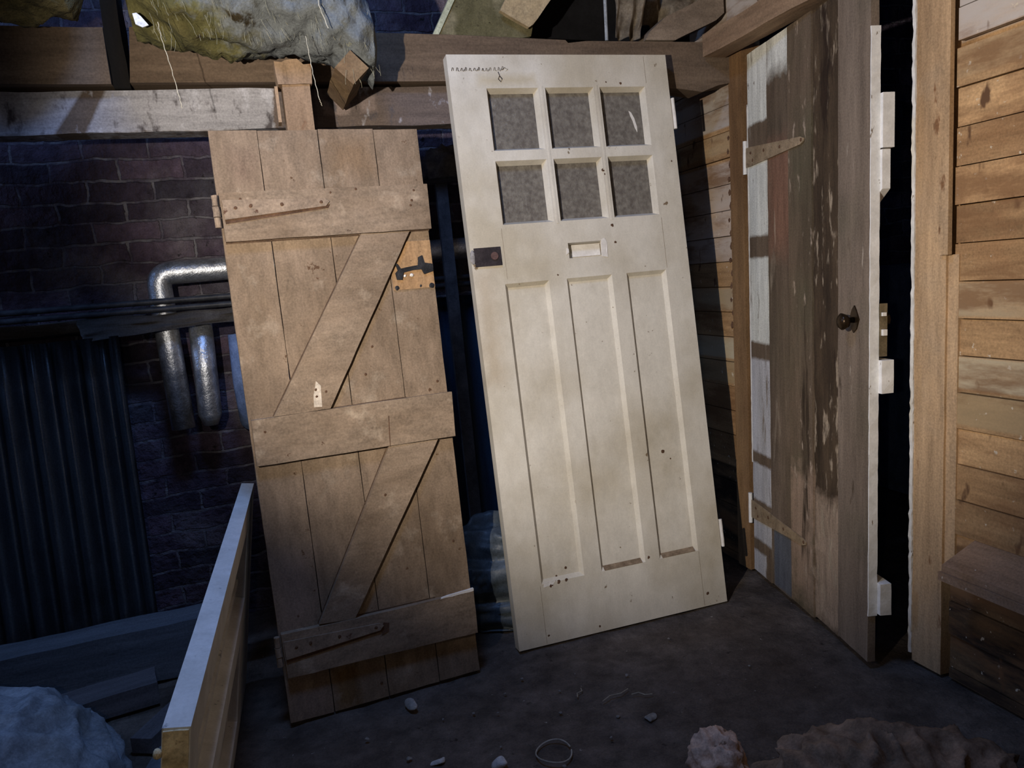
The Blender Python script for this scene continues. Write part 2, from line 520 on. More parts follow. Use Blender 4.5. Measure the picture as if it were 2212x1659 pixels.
pale_tone = (0.34, 0.335, 0.36)
m_pale = surf('pale_mottled_timber', (0.085, 0.062, 0.048), (0.145, 0.110, 0.085), scale=6, vec=VX, rough=0.85, bump=0.5, bdist=0.006,
              patches=[(-2.5, -0.532, -0.0975, 0.11, pale_tone, 0.012, 0.03, 0.75), (-0.445, 0.8, -0.0975, 0.11, pale_tone, 0.012, 0.03, 0.55),
                       (0.105, 0.9, -0.11, 0.11, (0.13, 0.10, 0.085), 0.012, 0.06, 0), (0.262, 0.345, -0.058, -0.012, (0.24, 0.185, 0.16), 0.01, 0.03, 0), (0.385, 0.435, -0.052, 0.0, (0.22, 0.17, 0.15), 0.014, 0.02, 0)],  # last two patches paint small pale spots of light
              spots=[((0.09, 0.08, 0.085), 24, 0.56, 0.68, (1, 1, .5)), ((0.5, 0.5, 0.55), 16, 0.6, 0.72, (1, 1, .6))])
# the diagonal brown strip is left between the two pale runs by a sheared edge
o = B().box(-2.6, 1.15, 2.665, 2.76, 1.788, 1.912).rough(0.07, 0.005, 6, 5).build('timber_beam', m_pale, origin=(0, 2.7, 1.885))
tag(o, 'lower horizontal timber, mottled and pale on its left half', 'beam')

m_gap_black = surf('gap_black', (0.003, 0.003, 0.002), (0.009, 0.007, 0.006), scale=9, vec=VZ, rough=0.9)  # black filler added to darken the gap between the beam ends
o = B().box(-0.350, -0.304, 2.640, 2.76, 1.914, 2.42).rough(0.05, 0.006, 9, 4).build('gap_filler', m_gap_black, origin=(-0.326, 2.7, 1.914))
tag(o, 'added black filler darkening the gap between the two beam ends at the top left', 'filler')

# post behind the narrow door
m_stud = surf('sawn_stud', (0.248, 0.161, 0.096), (0.347, 0.242, 0.155), scale=7, vec=VZ, rough=0.8, bump=0.4,
              spots=[((0.20, 0.11, 0.06), 24, 0.66, 0.72, (1, 1, .4))])
t = empty('timber_post', Matrix.Translation((0.165, 2.46, 0)))
tag(t, 'short sawn post rising above the top of the narrow ledged door', 'post')
B().box(-0.037, 0.042, -0.04, 0.04, 0, 1.862).rough(0.05, 0.002, 9).build('upright', m_stud, t)
B().prism([(-0.048, 1.862), (0.048, 1.862), (0.052, 1.918), (0.03, 1.916), (0.015, 1.932), (-0.02, 1.928), (-0.03, 1.922), (-0.052, 1.925)], -0.045, 0.045).rough(0.02, 0.003, 20).build('broken_head', m_stud, t)
B().box(-0.058, -0.049, -0.02, 0.035, 1.76, 1.862).build('splinter', m_stud, t)

# ================================================================== ROOF CLUTTER above the beams
# rolled felt lying on the left beam
m_felt = surf('mouldy_felt', (0.056, 0.051, 0.017), (0.128, 0.116, 0.045), scale=12, vec=(1, 1, .5), rough=0.98, bump=1.0, bdist=0.01,
              patches=[(0.19, 0.8, -0.3, 0.5, (0.135, 0.145, 0.145), 0.12, 0.16, -1.1)],
              dirt=(0.07, 0.055, 0.02), dscale=6, damt=0.8,
              spots=[((0.24, 0.225, 0.13), 30, 0.66, 0.74, (1, 1, .4)), ((0.03, 0.022, 0.01), 18, 0.62, 0.70, (1, 1, .5))])


def roll(name, mat, stations, seed, origin, wr=0.022):
    bm = bmesh.new(); n = 72; rings = []
    # interpolate stations (x, y, z, ry, rz)
    st = []
    for a, b in zip(stations, stations[1:]):
        m = max(2, int(abs(b[0] - a[0]) / 0.012) + 3)
        for i in range(m):
            k = i / m; k = k * k * (3 - 2 * k)
            st.append([a[j] + (b[j] - a[j]) * k for j in range(5)])
    st.append(list(stations[-1]))
    for s in st:
        ring = []
        for i in range(n):
            a = 2 * math.pi * i / n
            p = Vector((s[0], s[1] + math.cos(a) * s[3], s[2] + math.sin(a) * s[4]))
            q = Vector((p.x * 6, p.y * 9, p.z * 5)) + Vector((seed, 0, 0))
            d = (1 - abs(noise.noise(q * 1.5 + noise.noise_vector(p * 7) * .5)) * 2.4) * wr + noise.noise(p * 35) * wr * .6 + (0.5 - abs(noise.noise(q * 3.6))) * wr * .7
            k = min(s[3], s[4]) / 0.1
            nn = Vector((0, math.cos(a), math.sin(a)))
            ring.append(bm.verts.new(p + nn * d * min(1, k)))
        rings.append(ring)
    for a, b in zip(rings, rings[1:]):
        for i in range(n): bm.faces.new((a[i], a[(i + 1) % n], b[(i + 1) % n], b[i]))
    bm.faces.new(rings[0][::-1]); bm.faces.new(rings[-1])
    bmesh.ops.translate(bm, verts=bm.verts, vec=-Vector(origin))
    bmesh.ops.recalc_face_normals(bm, faces=bm.faces)
    me = bpy.data.meshes.new(name); bm.to_mesh(me); bm.free(); me.materials.append(mat)
    for p in me.polygons: p.use_smooth = True
    o = bpy.data.objects.new(name, me); COL.objects.link(o); o.location = origin
    return o


fo = (0.05, 2.44, 2.08)
r1 = roll('felt_roll', m_felt, [(-0.27, 2.50, 2.19, 0.03, 0.03), (-0.25, 2.49, 2.15, 0.12, 0.12), (-0.12, 2.45, 2.135, 0.15, 0.15), (0.0, 2.44, 2.12, 0.15, 0.155),
                                (0.18, 2.43, 2.105, 0.14, 0.135), (0.28, 2.42, 2.055, 0.13, 0.115), (0.345, 2.42, 2.02, 0.12, 0.12), (0.395, 2.44, 1.99, 0.10, 0.11), (0.415, 2.45, 1.985, 0.04, 0.05)], 3.0, fo)
tag(r1, 'mouldy olive and grey felt roll draped over the beam above the narrow door', 'felt')
# loose fibres hanging from the roll
m_fib = surf('pale_fibre', (0.36, 0.33, 0.2), (0.5, 0.46, 0.32), scale=9, bump=0)
fb = B()
rr = random.Random(5)
for i in range(190):
    x = rr.uniform(-0.2, 0.40); y = rr.uniform(2.285, 2.33) ; z = rr.uniform(1.95, 2.2)
    if x > 0.3: z = rr.uniform(1.87, 2.05); y += 0.02
    L = rr.uniform(0.015, 0.05)
    pts = [Vector((x, y, z))]
    d = Vector((rr.uniform(-.3, .5), rr.uniform(-.25, 0.1), -1)).normalized()
    for k in range(3):
        pts.append(pts[-1] + d * L / 3); d = (d + Vector((rr.uniform(-.3, .3), 0, -.1))).normalized()
    fb.tube(pts, 0.00045, 3)
fb.xf(Matrix.Translation(-Vector(fo)))
o = fb.build('fibre_fringe', m_fib, r1); o['kind'] = 'stuff'; o['label'] = 'pale loose fibres'
m_felt2 = surf('brown_felt', (0.063, 0.052, 0.021), (0.140, 0.119, 0.059), scale=10, rough=0.98, bump=1.0, bdist=0.02,
               dirt=(0.30, 0.27, 0.22), dscale=8, dlo=.58, dhi=.7, damt=0.7)
r2 = roll('felt_roll', m_felt2, [(-1.3, 2.47, 2.16, 0.04, 0.04), (-1.25, 2.47, 2.16, 0.12, 0.11), (-0.75, 2.44, 2.16, 0.13, 0.11), (-0.48, 2.44, 2.155, 0.12, 0.105),
                                 (-0.40, 2.46, 2.155, 0.10, 0.09), (-0.36, 2.46, 2.16, 0.03, 0.03)], 9.0, (-0.8, 2.5, 2.1), 0.02)
tag(r2, 'dark brown felt roll on the beam in the top left corner', 'felt')

m_paper = surf('pale_scrap', (0.62, 0.64, 0.68), (0.80, 0.82, 0.86), scale=20, bump=0.1)
o = B().prism([(0, 0.035), (0.004, 0.008), (0.02, 0.0), (0.036, 0.006), (0.02, 0.028), (0.01, 0.037)], -0.002, 0.003).build('paper_scrap', m_paper)
o.location = (-0.238, 2.36, 1.998); tag(o, 'small pale blue scrap caught beside the dark gap between the rolls', 'scrap')

# square timber poking out below the roll
m_end = surf('brown_timber_end', (0.138, 0.084, 0.042), (0.216, 0.144, 0.078), scale=14, rough=0.85, bump=0.5)
MM = Matrix.Translation((0.322, 2.46, 1.882)) @ Matrix.Rotation(math.radians(46), 4, 'Y')
o = B().box(-0.034, 0.034, -0.14, 0.17, -0.034, 0.034).rough(0.04, 0.003, 9).build('timber_offcut', m_end); o.matrix_world = MM
tag(o, 'square timber end turned cornerwise beneath the grey end of the felt roll', 'timber')

m_twine = surf('baler_twine', (0.42, 0.38, 0.28), (0.58, 0.54, 0.42), scale=60, bump=0.3)
def string(pts, r, lab):
    fine = []
    P = [Vector(p) for p in pts]
    for a, b in zip(P, P[1:]):
        for i in range(6): fine.append(a.lerp(b, i / 6) + Vector((0.001 * math.sin(i * 2.2), 0, 0)))
    fine.append(P[-1])
    o = B().tube(fine, r, 6).build('twine', m_twine, origin=P[0]); tag(o, lab, 'string'); return o
string([(-0.172, 2.275, 1.985), (-0.168, 2.278, 1.94), (-0.157, 2.28, 1.88), (-0.146, 2.284, 1.80), (-0.143, 2.286, 1.77)], 0.0009, 'long pale thread hanging over the pale lower beam, left of the post')
string([(0.200, 2.285, 1.955), (0.205, 2.29, 1.90), (0.210, 2.295, 1.85), (0.219, 2.30, 1.79), (0.225, 2.31, 1.775)], 0.0010, 'pale twine dangling just right of the short post')
string([(0.245, 2.262, 2.20), (0.252, 2.262, 2.12), (0.243, 2.262, 2.03), (0.262, 2.264, 1.97)], 0.0013, 'pale twine tied around the grey end of the felt roll')

# boards above the glazed door
m_green = surf('greenish_board', (0.078, 0.069, 0.030), (0.144, 0.126, 0.066), scale=9, rough=0.9, bump=0.5, bdist=0.006,
               dirt=(0.30, 0.26, 0.16), dscale=6, dlo=.5, dhi=.62, damt=0.6, spots=[((0.04, 0.03, 0.015), 30, 0.66, 0.7, (1, 1, 1))])
m_edge = surf('pale_green_edge', (0.40, 0.42, 0.28), (0.52, 0.53, 0.38), scale=20, bump=0.2)
# slab leaning in the plane of the back wall, its bottom resting on the plate
t = empty('roof_board', Matrix.Translation((0.80, 2.70, 2.085))); tag(t, 'mossy green panel with a pale edge standing on the beam above the glazed door', 'board')
B().prism([(-0.12, 0.0), (0.16, -0.01), (0.215, 0.0), (0.225, 0.035), (0.36, 0.20), (0.55, 0.50), (0.20, 0.55)], -0.012, 0.012).build('panel', m_green, t)
B().prism([(-0.145, -0.004), (-0.122, 0.0), (0.20, 0.55), (0.18, 0.56)], -0.02, 0.016).build('pale_edge', m_edge, t)
m_buff = surf('buff_board', (0.336, 0.248, 0.136), (0.440, 0.344, 0.208), scale=9, bump=0.3)
o = B().prism([(0.0, 0.0), (0.10, -0.055), (0.115, -0.045), (0.42, 0.30), (0.30, 0.40), (0.06, 0.10)], -0.01, 0.01).rough(0.03, 0.0025, 16).build('roof_board', m_buff)
o.location = (0.895, 2.655, 2.155); tag(o, 'buff board end slanting over the green panel above the glazed door', 'board')

m_wire = surf('grey_cable', (0.22, 0.24, 0.26), (0.34, 0.36, 0.38), scale=20, bump=0.1)
o = B().tube([(1.283, 2.637, 2.056), (1.286, 2.635, 2.2), (1.29, 2.635, 2.6), (1.29, 2.635, 2.99)], 0.006, 8).build('hanging_cable', m_wire, origin=(1.283, 2.66, 2.99))
tag(o, 'thin grey cable hanging down to the beam above the glazed door', 'cable')

m_backing = surf('backing_black', (0.004, 0.004, 0.005), (0.010, 0.010, 0.012), scale=6, rough=0.95)  # black backing added so the space behind the cable stays dark
o = B().box(0.0, 0.95, 2.93, 2.955, 0.0, 0.93).rough(0.1, 0.003, 6).build('black_backing', m_backing); o.location = (1.0, 0.0, 2.06)
tag(o, 'added black backing that darkens the space behind the hanging cable above the glazed door', 'board')

# sacking hung over the beam
m_sack = surf('pale_hessian', (0.269, 0.213, 0.146), (0.470, 0.392, 0.291), scale=30, rough=0.95, bump=0.5, bdist=0.003,
              dirt=(0.13, 0.095, 0.06), dscale=7, damt=0.7)
def cloth_sheet(name, mat, quad, off, origin, amp=0.018, seed=0, thick=0.003, nx=40, ny=40, fold=14):
    a, b, c, d = [Vector(p) for p in quad]      # tl, tr, br, bl
    bm = bmesh.new(); V = []
    nrm = (b - a).cross(d - a).normalized()
    for j in range(ny + 1):
        row = []
        for i in range(nx + 1):
            u, v = i / nx, j / ny
            p = a.lerp(b, u).lerp(d.lerp(c, u), v)
            f = noise.noise(Vector((u * fold * .35 + v * 1.2, v * 1.5, seed))) * 1.6 + 0.4 * math.sin(u * fold + 2 * v + seed)
            p = p + nrm * f * amp * (0.4 + 0.6 * v) + noise.noise_vector(Vector((u * 3, v * 3, seed + 4))) * off
            row.append(bm.verts.new(p))
        V.append(row)
    for j in range(ny):
        for i in range(nx): bm.faces.new((V[j][i], V[j][i + 1], V[j + 1][i + 1], V[j + 1][i]))
    bmesh.ops.solidify(bm, geom=bm.faces[:], thickness=thick)
    bmesh.ops.translate(bm, verts=bm.verts, vec=-Vector(origin))
    bmesh.ops.recalc_face_normals(bm, faces=bm.faces)
    me = bpy.data.meshes.new(name); bm.to_mesh(me); bm.free(); me.materials.append(mat)
    for p in me.polygons: p.use_smooth = True
    o = bpy.data.objects.new(name, me); COL.objects.link(o); o.location = origin
    return o
t = cloth_sheet('hessian_sacking', m_sack, [(1.37, 2.70, 2.32), (1.50, 2.68, 2.30), (1.425, 2.655, 2.062), (1.315, 2.655, 2.062)], 0.012, (1.37, 2.67, 2.06), 0.02, 3)
tag(t, 'pale hessian flap hanging to the beam above the right of the glazed door', 'cloth')
t = cloth_sheet('hessian_sacking', m_sack, [(1.53, 2.83, 2.45), (1.95, 2.83, 2.45), (1.72, 2.80, 2.135), (1.52, 2.80, 2.165)], 0.03, (1.6, 2.68, 2.2), 0.03, 8)
tag(t, 'dark crumpled hessian bunched under the roof behind the slanting rafter foot', 'cloth')
m_grey = surf('grey_brown_rafter', (0.160, 0.116, 0.080), (0.264, 0.204, 0.148), scale=7, vec=(.3, 1, 1), rough=0.9, bump=0.6, bdist=0.006,
              spots=[((0.07, 0.045, 0.03), 12, 0.64, 0.7, (.2, 1, 1))])
o = B().prism([(0, 0), (0.12, 0.0), (0.30, 0.075), (0.335, 0.10), (0.33, 0.19), (0.22, 0.14), (0.09, 0.085), (0.02, 0.03)], -0.04, 0.04).rough(0.03, 0.004, 9).build('sawn_rafter', m_grey)
o.location = (1.445, 2.685, 2.060)
tag(o, 'grey brown rafter foot slanting up to the right beside the hung door', 'rafter')

# ================================================================== PIPES, CABLES AND SHEETS on the brick wall
m_foil = surf('dull_foil_lagging', (0.42, 0.45, 0.50), (0.72, 0.75, 0.80), scale=22, rough=0.36, bump=0.8, bdist=0.004, metal=0.85,
              dirt=(0.16, 0.16, 0.18), dscale=14, damt=0.6)
r = 0.042
def bend(a, c, b, n=6, rad=0.06):
    a, c, b = Vector(a), Vector(c), Vector(b)
    p = c + (a - c).normalized() * rad; q = c + (b - c).normalized() * rad
    return [p * (1 - t) ** 2 + c * 2 * t * (1 - t) + q * t * t for t in [i / n for i in range(n + 1)]]
pts = [(1.15, 3.08, 1.385)] + bend((1.15, 3.08, 1.385), (-0.355, 3.08, 1.372), (-0.345, 3.06, 0.80), 7, 0.05) + [Vector((-0.35, 3.07, 1.1)), Vector((-0.342, 3.06, 0.80))]
o = B().tube(pts, r, 20).build('lagged_pipe', m_foil, origin=(-0.342, 3.06, 0.8), smooth=True)
tag(o, 'silver foil lagged pipe running along the brick wall and turning down', 'pipe')
o = B().tube([(-0.235, 3.07, 1.20), (-0.24, 3.065, 1.0), (-0.245, 3.06, 0.84), (-0.246, 3.06, 0.80)], [r, r, r, r * .6], 20).build('lagged_pipe', m_foil, origin=(-0.24, 3.06, 0.8), smooth=True)
tag(o, 'shorter silver lagged pipe hanging just right of the longer upright one', 'pipe')
m_blue = surf('blue_grey_pipe', (0.10, 0.15, 0.28), (0.18, 0.25, 0.42), scale=12, rough=0.5, bump=0.2)
o = B().tube([(-0.105, 3.05, 1.13), (-0.10, 3.05, 0.95), (-0.097, 3.06, 0.86), (-0.096, 3.10, 0.80), (-0.096, 3.185, 0.78)], [0.04, 0.05, 0.05, 0.05, 0.05], 18).build('waste_pipe', m_blue, origin=(-0.1, 3.05, 0.8), smooth=True)
tag(o, 'dull blue bent pipe half hidden behind the left edge of the narrow door', 'pipe')

m_black = surf('black_conduit', (0.012, 0.013, 0.016), (0.05, 0.052, 0.06), scale=20, rough=0.5, bump=0.2)
for dz, y, lab in ((0.0, 3.02, 'upper black conduit along the shelf edge under the silver pipe'), (-0.028, 3.01, 'lower black conduit along the shelf edge under the silver pipe')):
    o = B().tube([(-2.6, y, 1.285 + dz), (-0.9, y, 1.277 + dz), (0.0, y, 1.270 + dz), (1.2, y, 1.262 + dz)], 0.011, 10).build('conduit', m_black, origin=(-0.9, y, 1.27 + dz), smooth=True)
    tag(o, lab, 'conduit')
m_shelf = surf('sooty_shelf', (0.03, 0.027, 0.026), (0.12, 0.11, 0.105), scale=9, vec=VX, rough=0.95, bump=0.8, bdist=0.01,
               dirt=(0.20, 0.19, 0.19), dscale=9, dlo=.55, dhi=.68, damt=.6)
o = B().prism([(3.04, 1.23), (3.20, 1.23), (3.20, 1.175), (3.06, 1.19)], -2.65, -0.42, 'x').rough(0.04, 0.008, 8).build('wall_shelf', m_shelf, origin=(-1.2, 3.12, 1.2))
tag(o, 'sooty rough shelf on the brick wall above the leaning corrugated sheet', 'shelf')
o = cloth_sheet('dust_rag', m_shelf, [(-0.62, 3.00, 1.232), (-0.10, 3.00, 1.228), (-0.10, 2.99, 1.18), (-0.62, 2.99, 1.155)], 0.012, (-0.35, 3.03, 1.2), 0.012, 5)
tag(o, 'dirty cobwebbed rag lying along the shelf over the hanging silver pipes', 'rag')

def corrugated(name, mat, W, Hh, amp, pitch, M):
    bm = bmesh.new(); nx = int(W / pitch * 12); ny = 8
    V = [[bm.verts.new((W * i / nx, amp * math.sin(2 * math.pi * W * i / nx / pitch), Hh * j / ny)) for i in range(nx + 1)] for j in range(ny + 1)]
    for j in range(ny):
        for i in range(nx): bm.faces.new((V[j][i], V[j][i + 1], V[j + 1][i + 1], V[j + 1][i]))
    bmesh.ops.solidify(bm, geom=bm.faces[:], thickness=0.0015)
    me = bpy.data.meshes.new(name); bm.to_mesh(me); bm.free(); me.materials.append(mat)
    for p in me.polygons: p.use_smooth = True
    o = bpy.data.objects.new(name, me); COL.objects.link(o); o.matrix_world = M
    return o
m_zinc = surf('weathered_zinc', (0.141, 0.160, 0.184), (0.236, 0.259, 0.286), scale=10, vec=VZ, rough=0.42, bump=0.2, metal=0.85,
              dirt=(0.06, 0.06, 0.065), dscale=3, damt=.7)
o = corrugated('corrugated_sheet', m_zinc, 1.4, 1.17, 0.022, 0.088, frame((-1.90, 2.90, 0.0), (1, 0.0, 0.0), (-0.10, 0.085, 1)))
tag(o, 'grey corrugated metal sheet leaning on the brick wall at the far left', 'corrugated sheet')
m_navy = surf('dark_blue_sheet', (0.023, 0.052, 0.111), (0.046, 0.091, 0.169), scale=8, vec=VZ, rough=0.5, bump=0.2)
o = corrugated('corrugated_sheet', m_navy, 0.62, 1.20, 0.008, 0.09, frame((0.40, 2.95, 0.0), (1, 0.0, 0.0), (0, 0.12, 1)))
tag(o, 'dark blue corrugated sheet standing in the gap between the two leaning doors', 'corrugated sheet')
m_iron = surf('rusty_dark_bar', (0.035, 0.035, 0.04), (0.09, 0.085, 0.09), scale=14, rough=0.6, bump=0.4)
o = B().box(-0.022, 0.022, -0.012, 0.012, 0, 1.62).bevel(0.002).build('iron_bar', m_iron); o.matrix_world = frame((0.685, 2.85, 0.0), (1, 0, 0), (0.02, 0.03, 1))
tag(o, 'dark upright flat bar beside the left edge of the glazed door', 'bar')
o = heap('crumpled_rag', surf('grey_cobweb_rag', (0.10, 0.10, 0.12), (0.22, 0.21, 0.23), scale=20, rough=0.95, bump=.8), (0.72, 2.94), (0.10, 0.06), 0.11, 0, 4, 0.02, 18, 4, z0=1.64)
tag(o, 'grey cobwebbed rag hung on the bar between the two leaning doors', 'rag')
m_tarp = surf('dark_blue_tarpaulin', (0.038, 0.050, 0.060), (0.099, 0.116, 0.132), scale=8, rough=0.42, bump=0.3)
o = heap('tarpaulin', m_tarp, (0.78, 2.66), (0.22, 0.12), 0.40, 0.0, 2, 0.035, 7, 6, (0.6, 1, 3.2), z0=0)
tag(o, 'crumpled dark tarpaulin heaped on the floor between the two leaning doors', 'tarpaulin')

# ================================================================== NARROW LEDGED DOOR
D1 = frame((-0.0826, 2.2441, 0.0), (0.9964, 0.0848, 0.0), (-0.007, 0.0519, 0.9986))
DW, DH = 0.599, 1.7223
c_a, c_b = (0.19, 0.135, 0.088), (0.275, 0.20, 0.137)
d1_dirt = (0.125, 0.082, 0.048)
m_d1 = surf('bare_scuffed_paint', c_a, c_b, scale=11, vec=(1, 1, .35), rough=0.85, bump=0.35, bdist=0.002,
            dirt=d1_dirt, dscale=3.3, dlo=.48, dhi=.72, damt=0.65,
            patches=[(0.055, 0.105, 1.585, 1.66, (0.16, 0.10, 0.07, .55), 0.06, 0.05, 0), (0.33, 0.44, 1.60, 1.69, (0.24, 0.15, 0.08, .6), 0.06, 0.05, 0),
                     (0.14, 0.21, 0.0, 0.13, (0.15, 0.085, 0.03, .8), 0.03, 0.03, 0),
                     (0.0, 0.12, 0.0, 0.5, (0.25, 0.18, 0.145, .5), 0.08, 0.06, 0)],
            spots=[((0.10, 0.055, 0.03), 26, 0.685, 0.72, (1, 1, 1)), ((0.32, 0.25, 0.18), 9, 0.58, 0.72, (1, 1, 1))])
m_d1b = surf('ledge_paint', (0.220, 0.157, 0.104), (0.284, 0.212, 0.148), scale=11, vec=(.35, 1, 1), rough=0.85, bump=0.35, bdist=0.002,
             dirt=d1_dirt, dscale=4, dlo=.5, dhi=.72, damt=0.55,
             spots=[((0.09, 0.05, 0.03), 22, 0.69, 0.72, (1, 1, 1)), ((0.36, 0.28, 0.20), 12, 0.60, 0.72, (1, 1, 1))])
m_fresh = surf('unpainted_pine', (0.315, 0.180, 0.083), (0.420, 0.262, 0.135), scale=8, vec=VZ, rough=0.75, bump=0.3,
               spots=[((0.07, 0.035, 0.02), 30, 0.66, 0.7, (1, 1, 1))])
m_blackiron = surf('black_iron', (0.012, 0.012, 0.014), (0.03, 0.03, 0.034), scale=25, rough=0.55, bump=0.5)
m_rim = surf('chipped_white', (0.68, 0.64, 0.58), (0.82, 0.78, 0.72), mott=0.06, scale=30, bump=0.2)
d1 = empty('ledged_door', D1)
tag(d1, 'narrow brown ledged and braced plank door leaning on the left of the white door', 'door')
cuts = [0.0, 0.1305, 0.299, 0.4625, DW]
for i, (a, b) in enumerate(zip(cuts, cuts[1:])):
    bb = B(); dz = [0.0, 0.003, -0.002, 0.004][i]
    bb.prism([(a + .0013, 0.001 + (0.003 if i == 0 else 0)), (b - .0013, 0.0), (b - .0013, DH - dz * .3), (a + .0013, DH - dz * .5)], 0.0, 0.022)
    bb.rough(0.035, 0.0012, 22, i).build('board', m_d1, d1)
def d1_bar(name, poly, y0=-0.021, seed=0):
    return B().prism(poly, y0, -0.0006).rough(0.04, 0.0012, 20, seed).build(name, m_d1b, d1)
d1_bar('ledge', [(0.008, 1.415), (0.602, 1.417), (0.604, 1.552), (0.006, 1.549)], seed=1)
d1_bar('ledge', [(0.007, 0.780), (0.396, 0.776), (0.602, 0.773), (0.606, 0.912), (0.40, 0.913), (0.008, 0.913)], seed=2)
lg = d1_bar('ledge', [(0.01, 0.148), (0.60, 0.133), (0.602, 0.270), (0.30, 0.273), (0.007, 0.282)], seed=3)
d1_bar('brace', [(0.071, 0.9145), (0.231, 0.9145), (0.533, 1.4145), (0.386, 1.4145)], -0.018, 4)
d1_bar('brace', [(0.118, 0.284), (0.224, 0.276), (0.545, 0.7715), (0.390, 0.7745)], -0.018, 5)
def dirt(poly, y=-0.0012):  # dark strips drawn along brace and ledge edges in place of shadow
    B().prism(poly, y, 0.0).build('dark_line', m_gap0, d1)
m_gap0 = surf('edge_shade', (0.055, 0.032, 0.02), (0.12, 0.075, 0.045), scale=30, bump=0)
dirt([(0.068, 0.9145), (0.0715, 0.9145), (0.3865, 1.4145), (0.3830, 1.4145)])
dirt([(0.1150, 0.284), (0.1185, 0.284), (0.3905, 0.7745), (0.3870, 0.7745)])
dirt([(0.008, 1.4105), (0.383, 1.4115), (0.383, 1.4155), (0.008, 1.4155)])
dirt([(0.536, 1.4130), (0.600, 1.4140), (0.600, 1.4175), (0.536, 1.4170)])
dirt([(0.008, 0.7770), (0.386, 0.7735), (0.386, 0.7765), (0.008, 0.7805)])
dirt([(0.235, 0.9125), (0.465, 0.9125), (0.465, 0.9155), (0.235, 0.9150)])
dirt([(0.230, 0.273), (0.480, 0.270), (0.480, 0.2745), (0.230, 0.2785)])
dirt([(0.006, 1.5485), (0.400, 1.5500), (0.400, 1.5525), (0.006, 1.5510)])
B().prism([(0.49, 0.270), (0.602, 0.2705), (0.602, 0.279), (0.53, 0.276), (0.50, 0.273)], -0.0215, -0.012).rough(0.015, 0.0012, 40).build('chipped_edge', m_rim, d1)
# bare wood where the latch used to sit
B().prism([(0.4665, 1.241), (0.5975, 1.241), (0.5975, 1.385), (0.5235, 1.385), (0.4665, 1.300)], -0.003, -0.0007).build('bare_wood_patch', m_fresh, d1)
# remains of the iron latch
lb = B().prism([(0.478, 1.325), (0.487, 1.318), (0.494, 1.305), (0.522, 1.309), (0.55, 1.311), (0.553, 1.335), (0.566, 1.340), (0.570, 1.318), (0.597, 1.312), (0.597, 1.29), (0.566, 1.283), (0.560, 1.298), (0.53, 1.297), (0.502, 1.292), (0.495, 1.270), (0.480, 1.272), (0.476, 1.292), (0.485, 1.300)], -0.008, -0.003)
lb.rough(0.012, 0.001, 60).build('latch_remains', m_blackiron, d1)


# strap hinges, painted over
m_strap = surf('painted_strap', (0.228, 0.162, 0.111), (0.288, 0.216, 0.153), scale=16, rough=0.75, bump=0.4, bdist=0.002,
               spots=[((0.10, 0.05, 0.03), 24, 0.66, 0.7, (1, 1, 1))])
m_gap = surf('rust_and_shade', (0.07, 0.038, 0.022), (0.13, 0.07, 0.04), scale=30, bump=0.3)  # brown of nails and marks, also of the drawn strap shadow
def dots(parent, name, mat, pts, M=None, flat=.3, seed=0):
    """one small mesh per nail or mark"""
    for k, (x, y, z, r) in enumerate(pts):
        c = Vector((x, y, z)); c = M @ c if M is not None else c
        o = B().ball((0, 0, 0), r, 2, (1, flat, .85 + .3 * ((k * 7) % 5) / 5)).rough(r, r * .3, .7 / r, k + seed).build(name, mat, parent)
        o.location = c
def strap(z, tilt, L):
    s = B().prism([(0.012, -0.026), (L, -0.012), (L + .012, 0.0), (L, 0.010), (0.012, 0.028)], -0.0265, -0.0215)
    s.bevel(0.0012)
    Mx = Matrix.Translation((0, 0, z)) @ Matrix.Rotation(-tilt, 4, 'Y')
    so = s.xf(Mx).build('strap_hinge', m_strap, d1)
    B().prism([(0.012, -0.0375), (L + .006, -0.018), (L + .012, -0.008), (L, -0.0085), (0.012, -0.0262)], -0.0232, -0.0213).xf(Mx).build('rust_and_shade', m_gap, so)  # dark strip drawn as the shadow under the strap
    k = B()
    for i, (a, c) in enumerate(((-0.045, -0.018), (-0.016, 0.012), (0.014, 0.044))):
        k.tube([(-0.006, -0.014, z + a), (-0.006, -0.014, z + c)], 0.0085 + .001 * (i % 2), 10)
    k.rough(0.012, 0.002, 60, int(z * 9)).build('hinge_knuckle', m_strap, so)
    dots(so, 'nail_head', m_gap, [(x, -0.0268, zz, 0.0052) for x, zz in ((0.045, 0.004), (0.085, 0.006), (0.17, 0.002), (L - .012, 0.0))], Mx)
strap(1.500, 0.040, 0.292)
strap(0.232, 0.010, 0.292)
B().prism([(0.296, 0.205), (0.318, 0.212), (0.322, 0.238), (0.306, 0.243), (0.296, 0.228)], -0.0225, -0.0212).rough(0.01, 0.001, 50).build('rust_stain', m_gap, d1)
# white paint dab with nail holes at the foot of the upper brace, small nail marks
B().prism([(0.185, 0.925), (0.208, 0.923), (0.212, 0.985), (0.20, 1.0), (0.188, 0.96)], -0.0190, -0.0178).rough(0.012, 0.0008, 50).build('paint_dab', surf('pale_dab', (0.5, 0.42, 0.33), (0.6, 0.52, 0.42), scale=30, bump=.2), d1)
NB = []
for x, z, y in ((0.197, 0.955, -.019), (0.196, 0.975, -.019), (0.225, 0.965, -.0182), (0.06, 1.53, -.021), (0.385, 1.545, -.021), (0.31, 1.538, -.021), (0.55, 1.505, -.021), (0.545, 1.49, -.021), (0.56, 1.535, -.021),
                (0.36, 0.63, -.0182), (0.04, 0.875, -.021), (0.50, 0.70, -.001), (0.35, 1.0, -.001), (0.38, 1.08, -.001), (0.57, 0.95, -.001), (0.28, 0.05, -.001), (0.56, 0.44, -.001)):
    NB.append((x, y, z, 0.0040))
dots(d1, 'nail_hole', m_gap, NB)
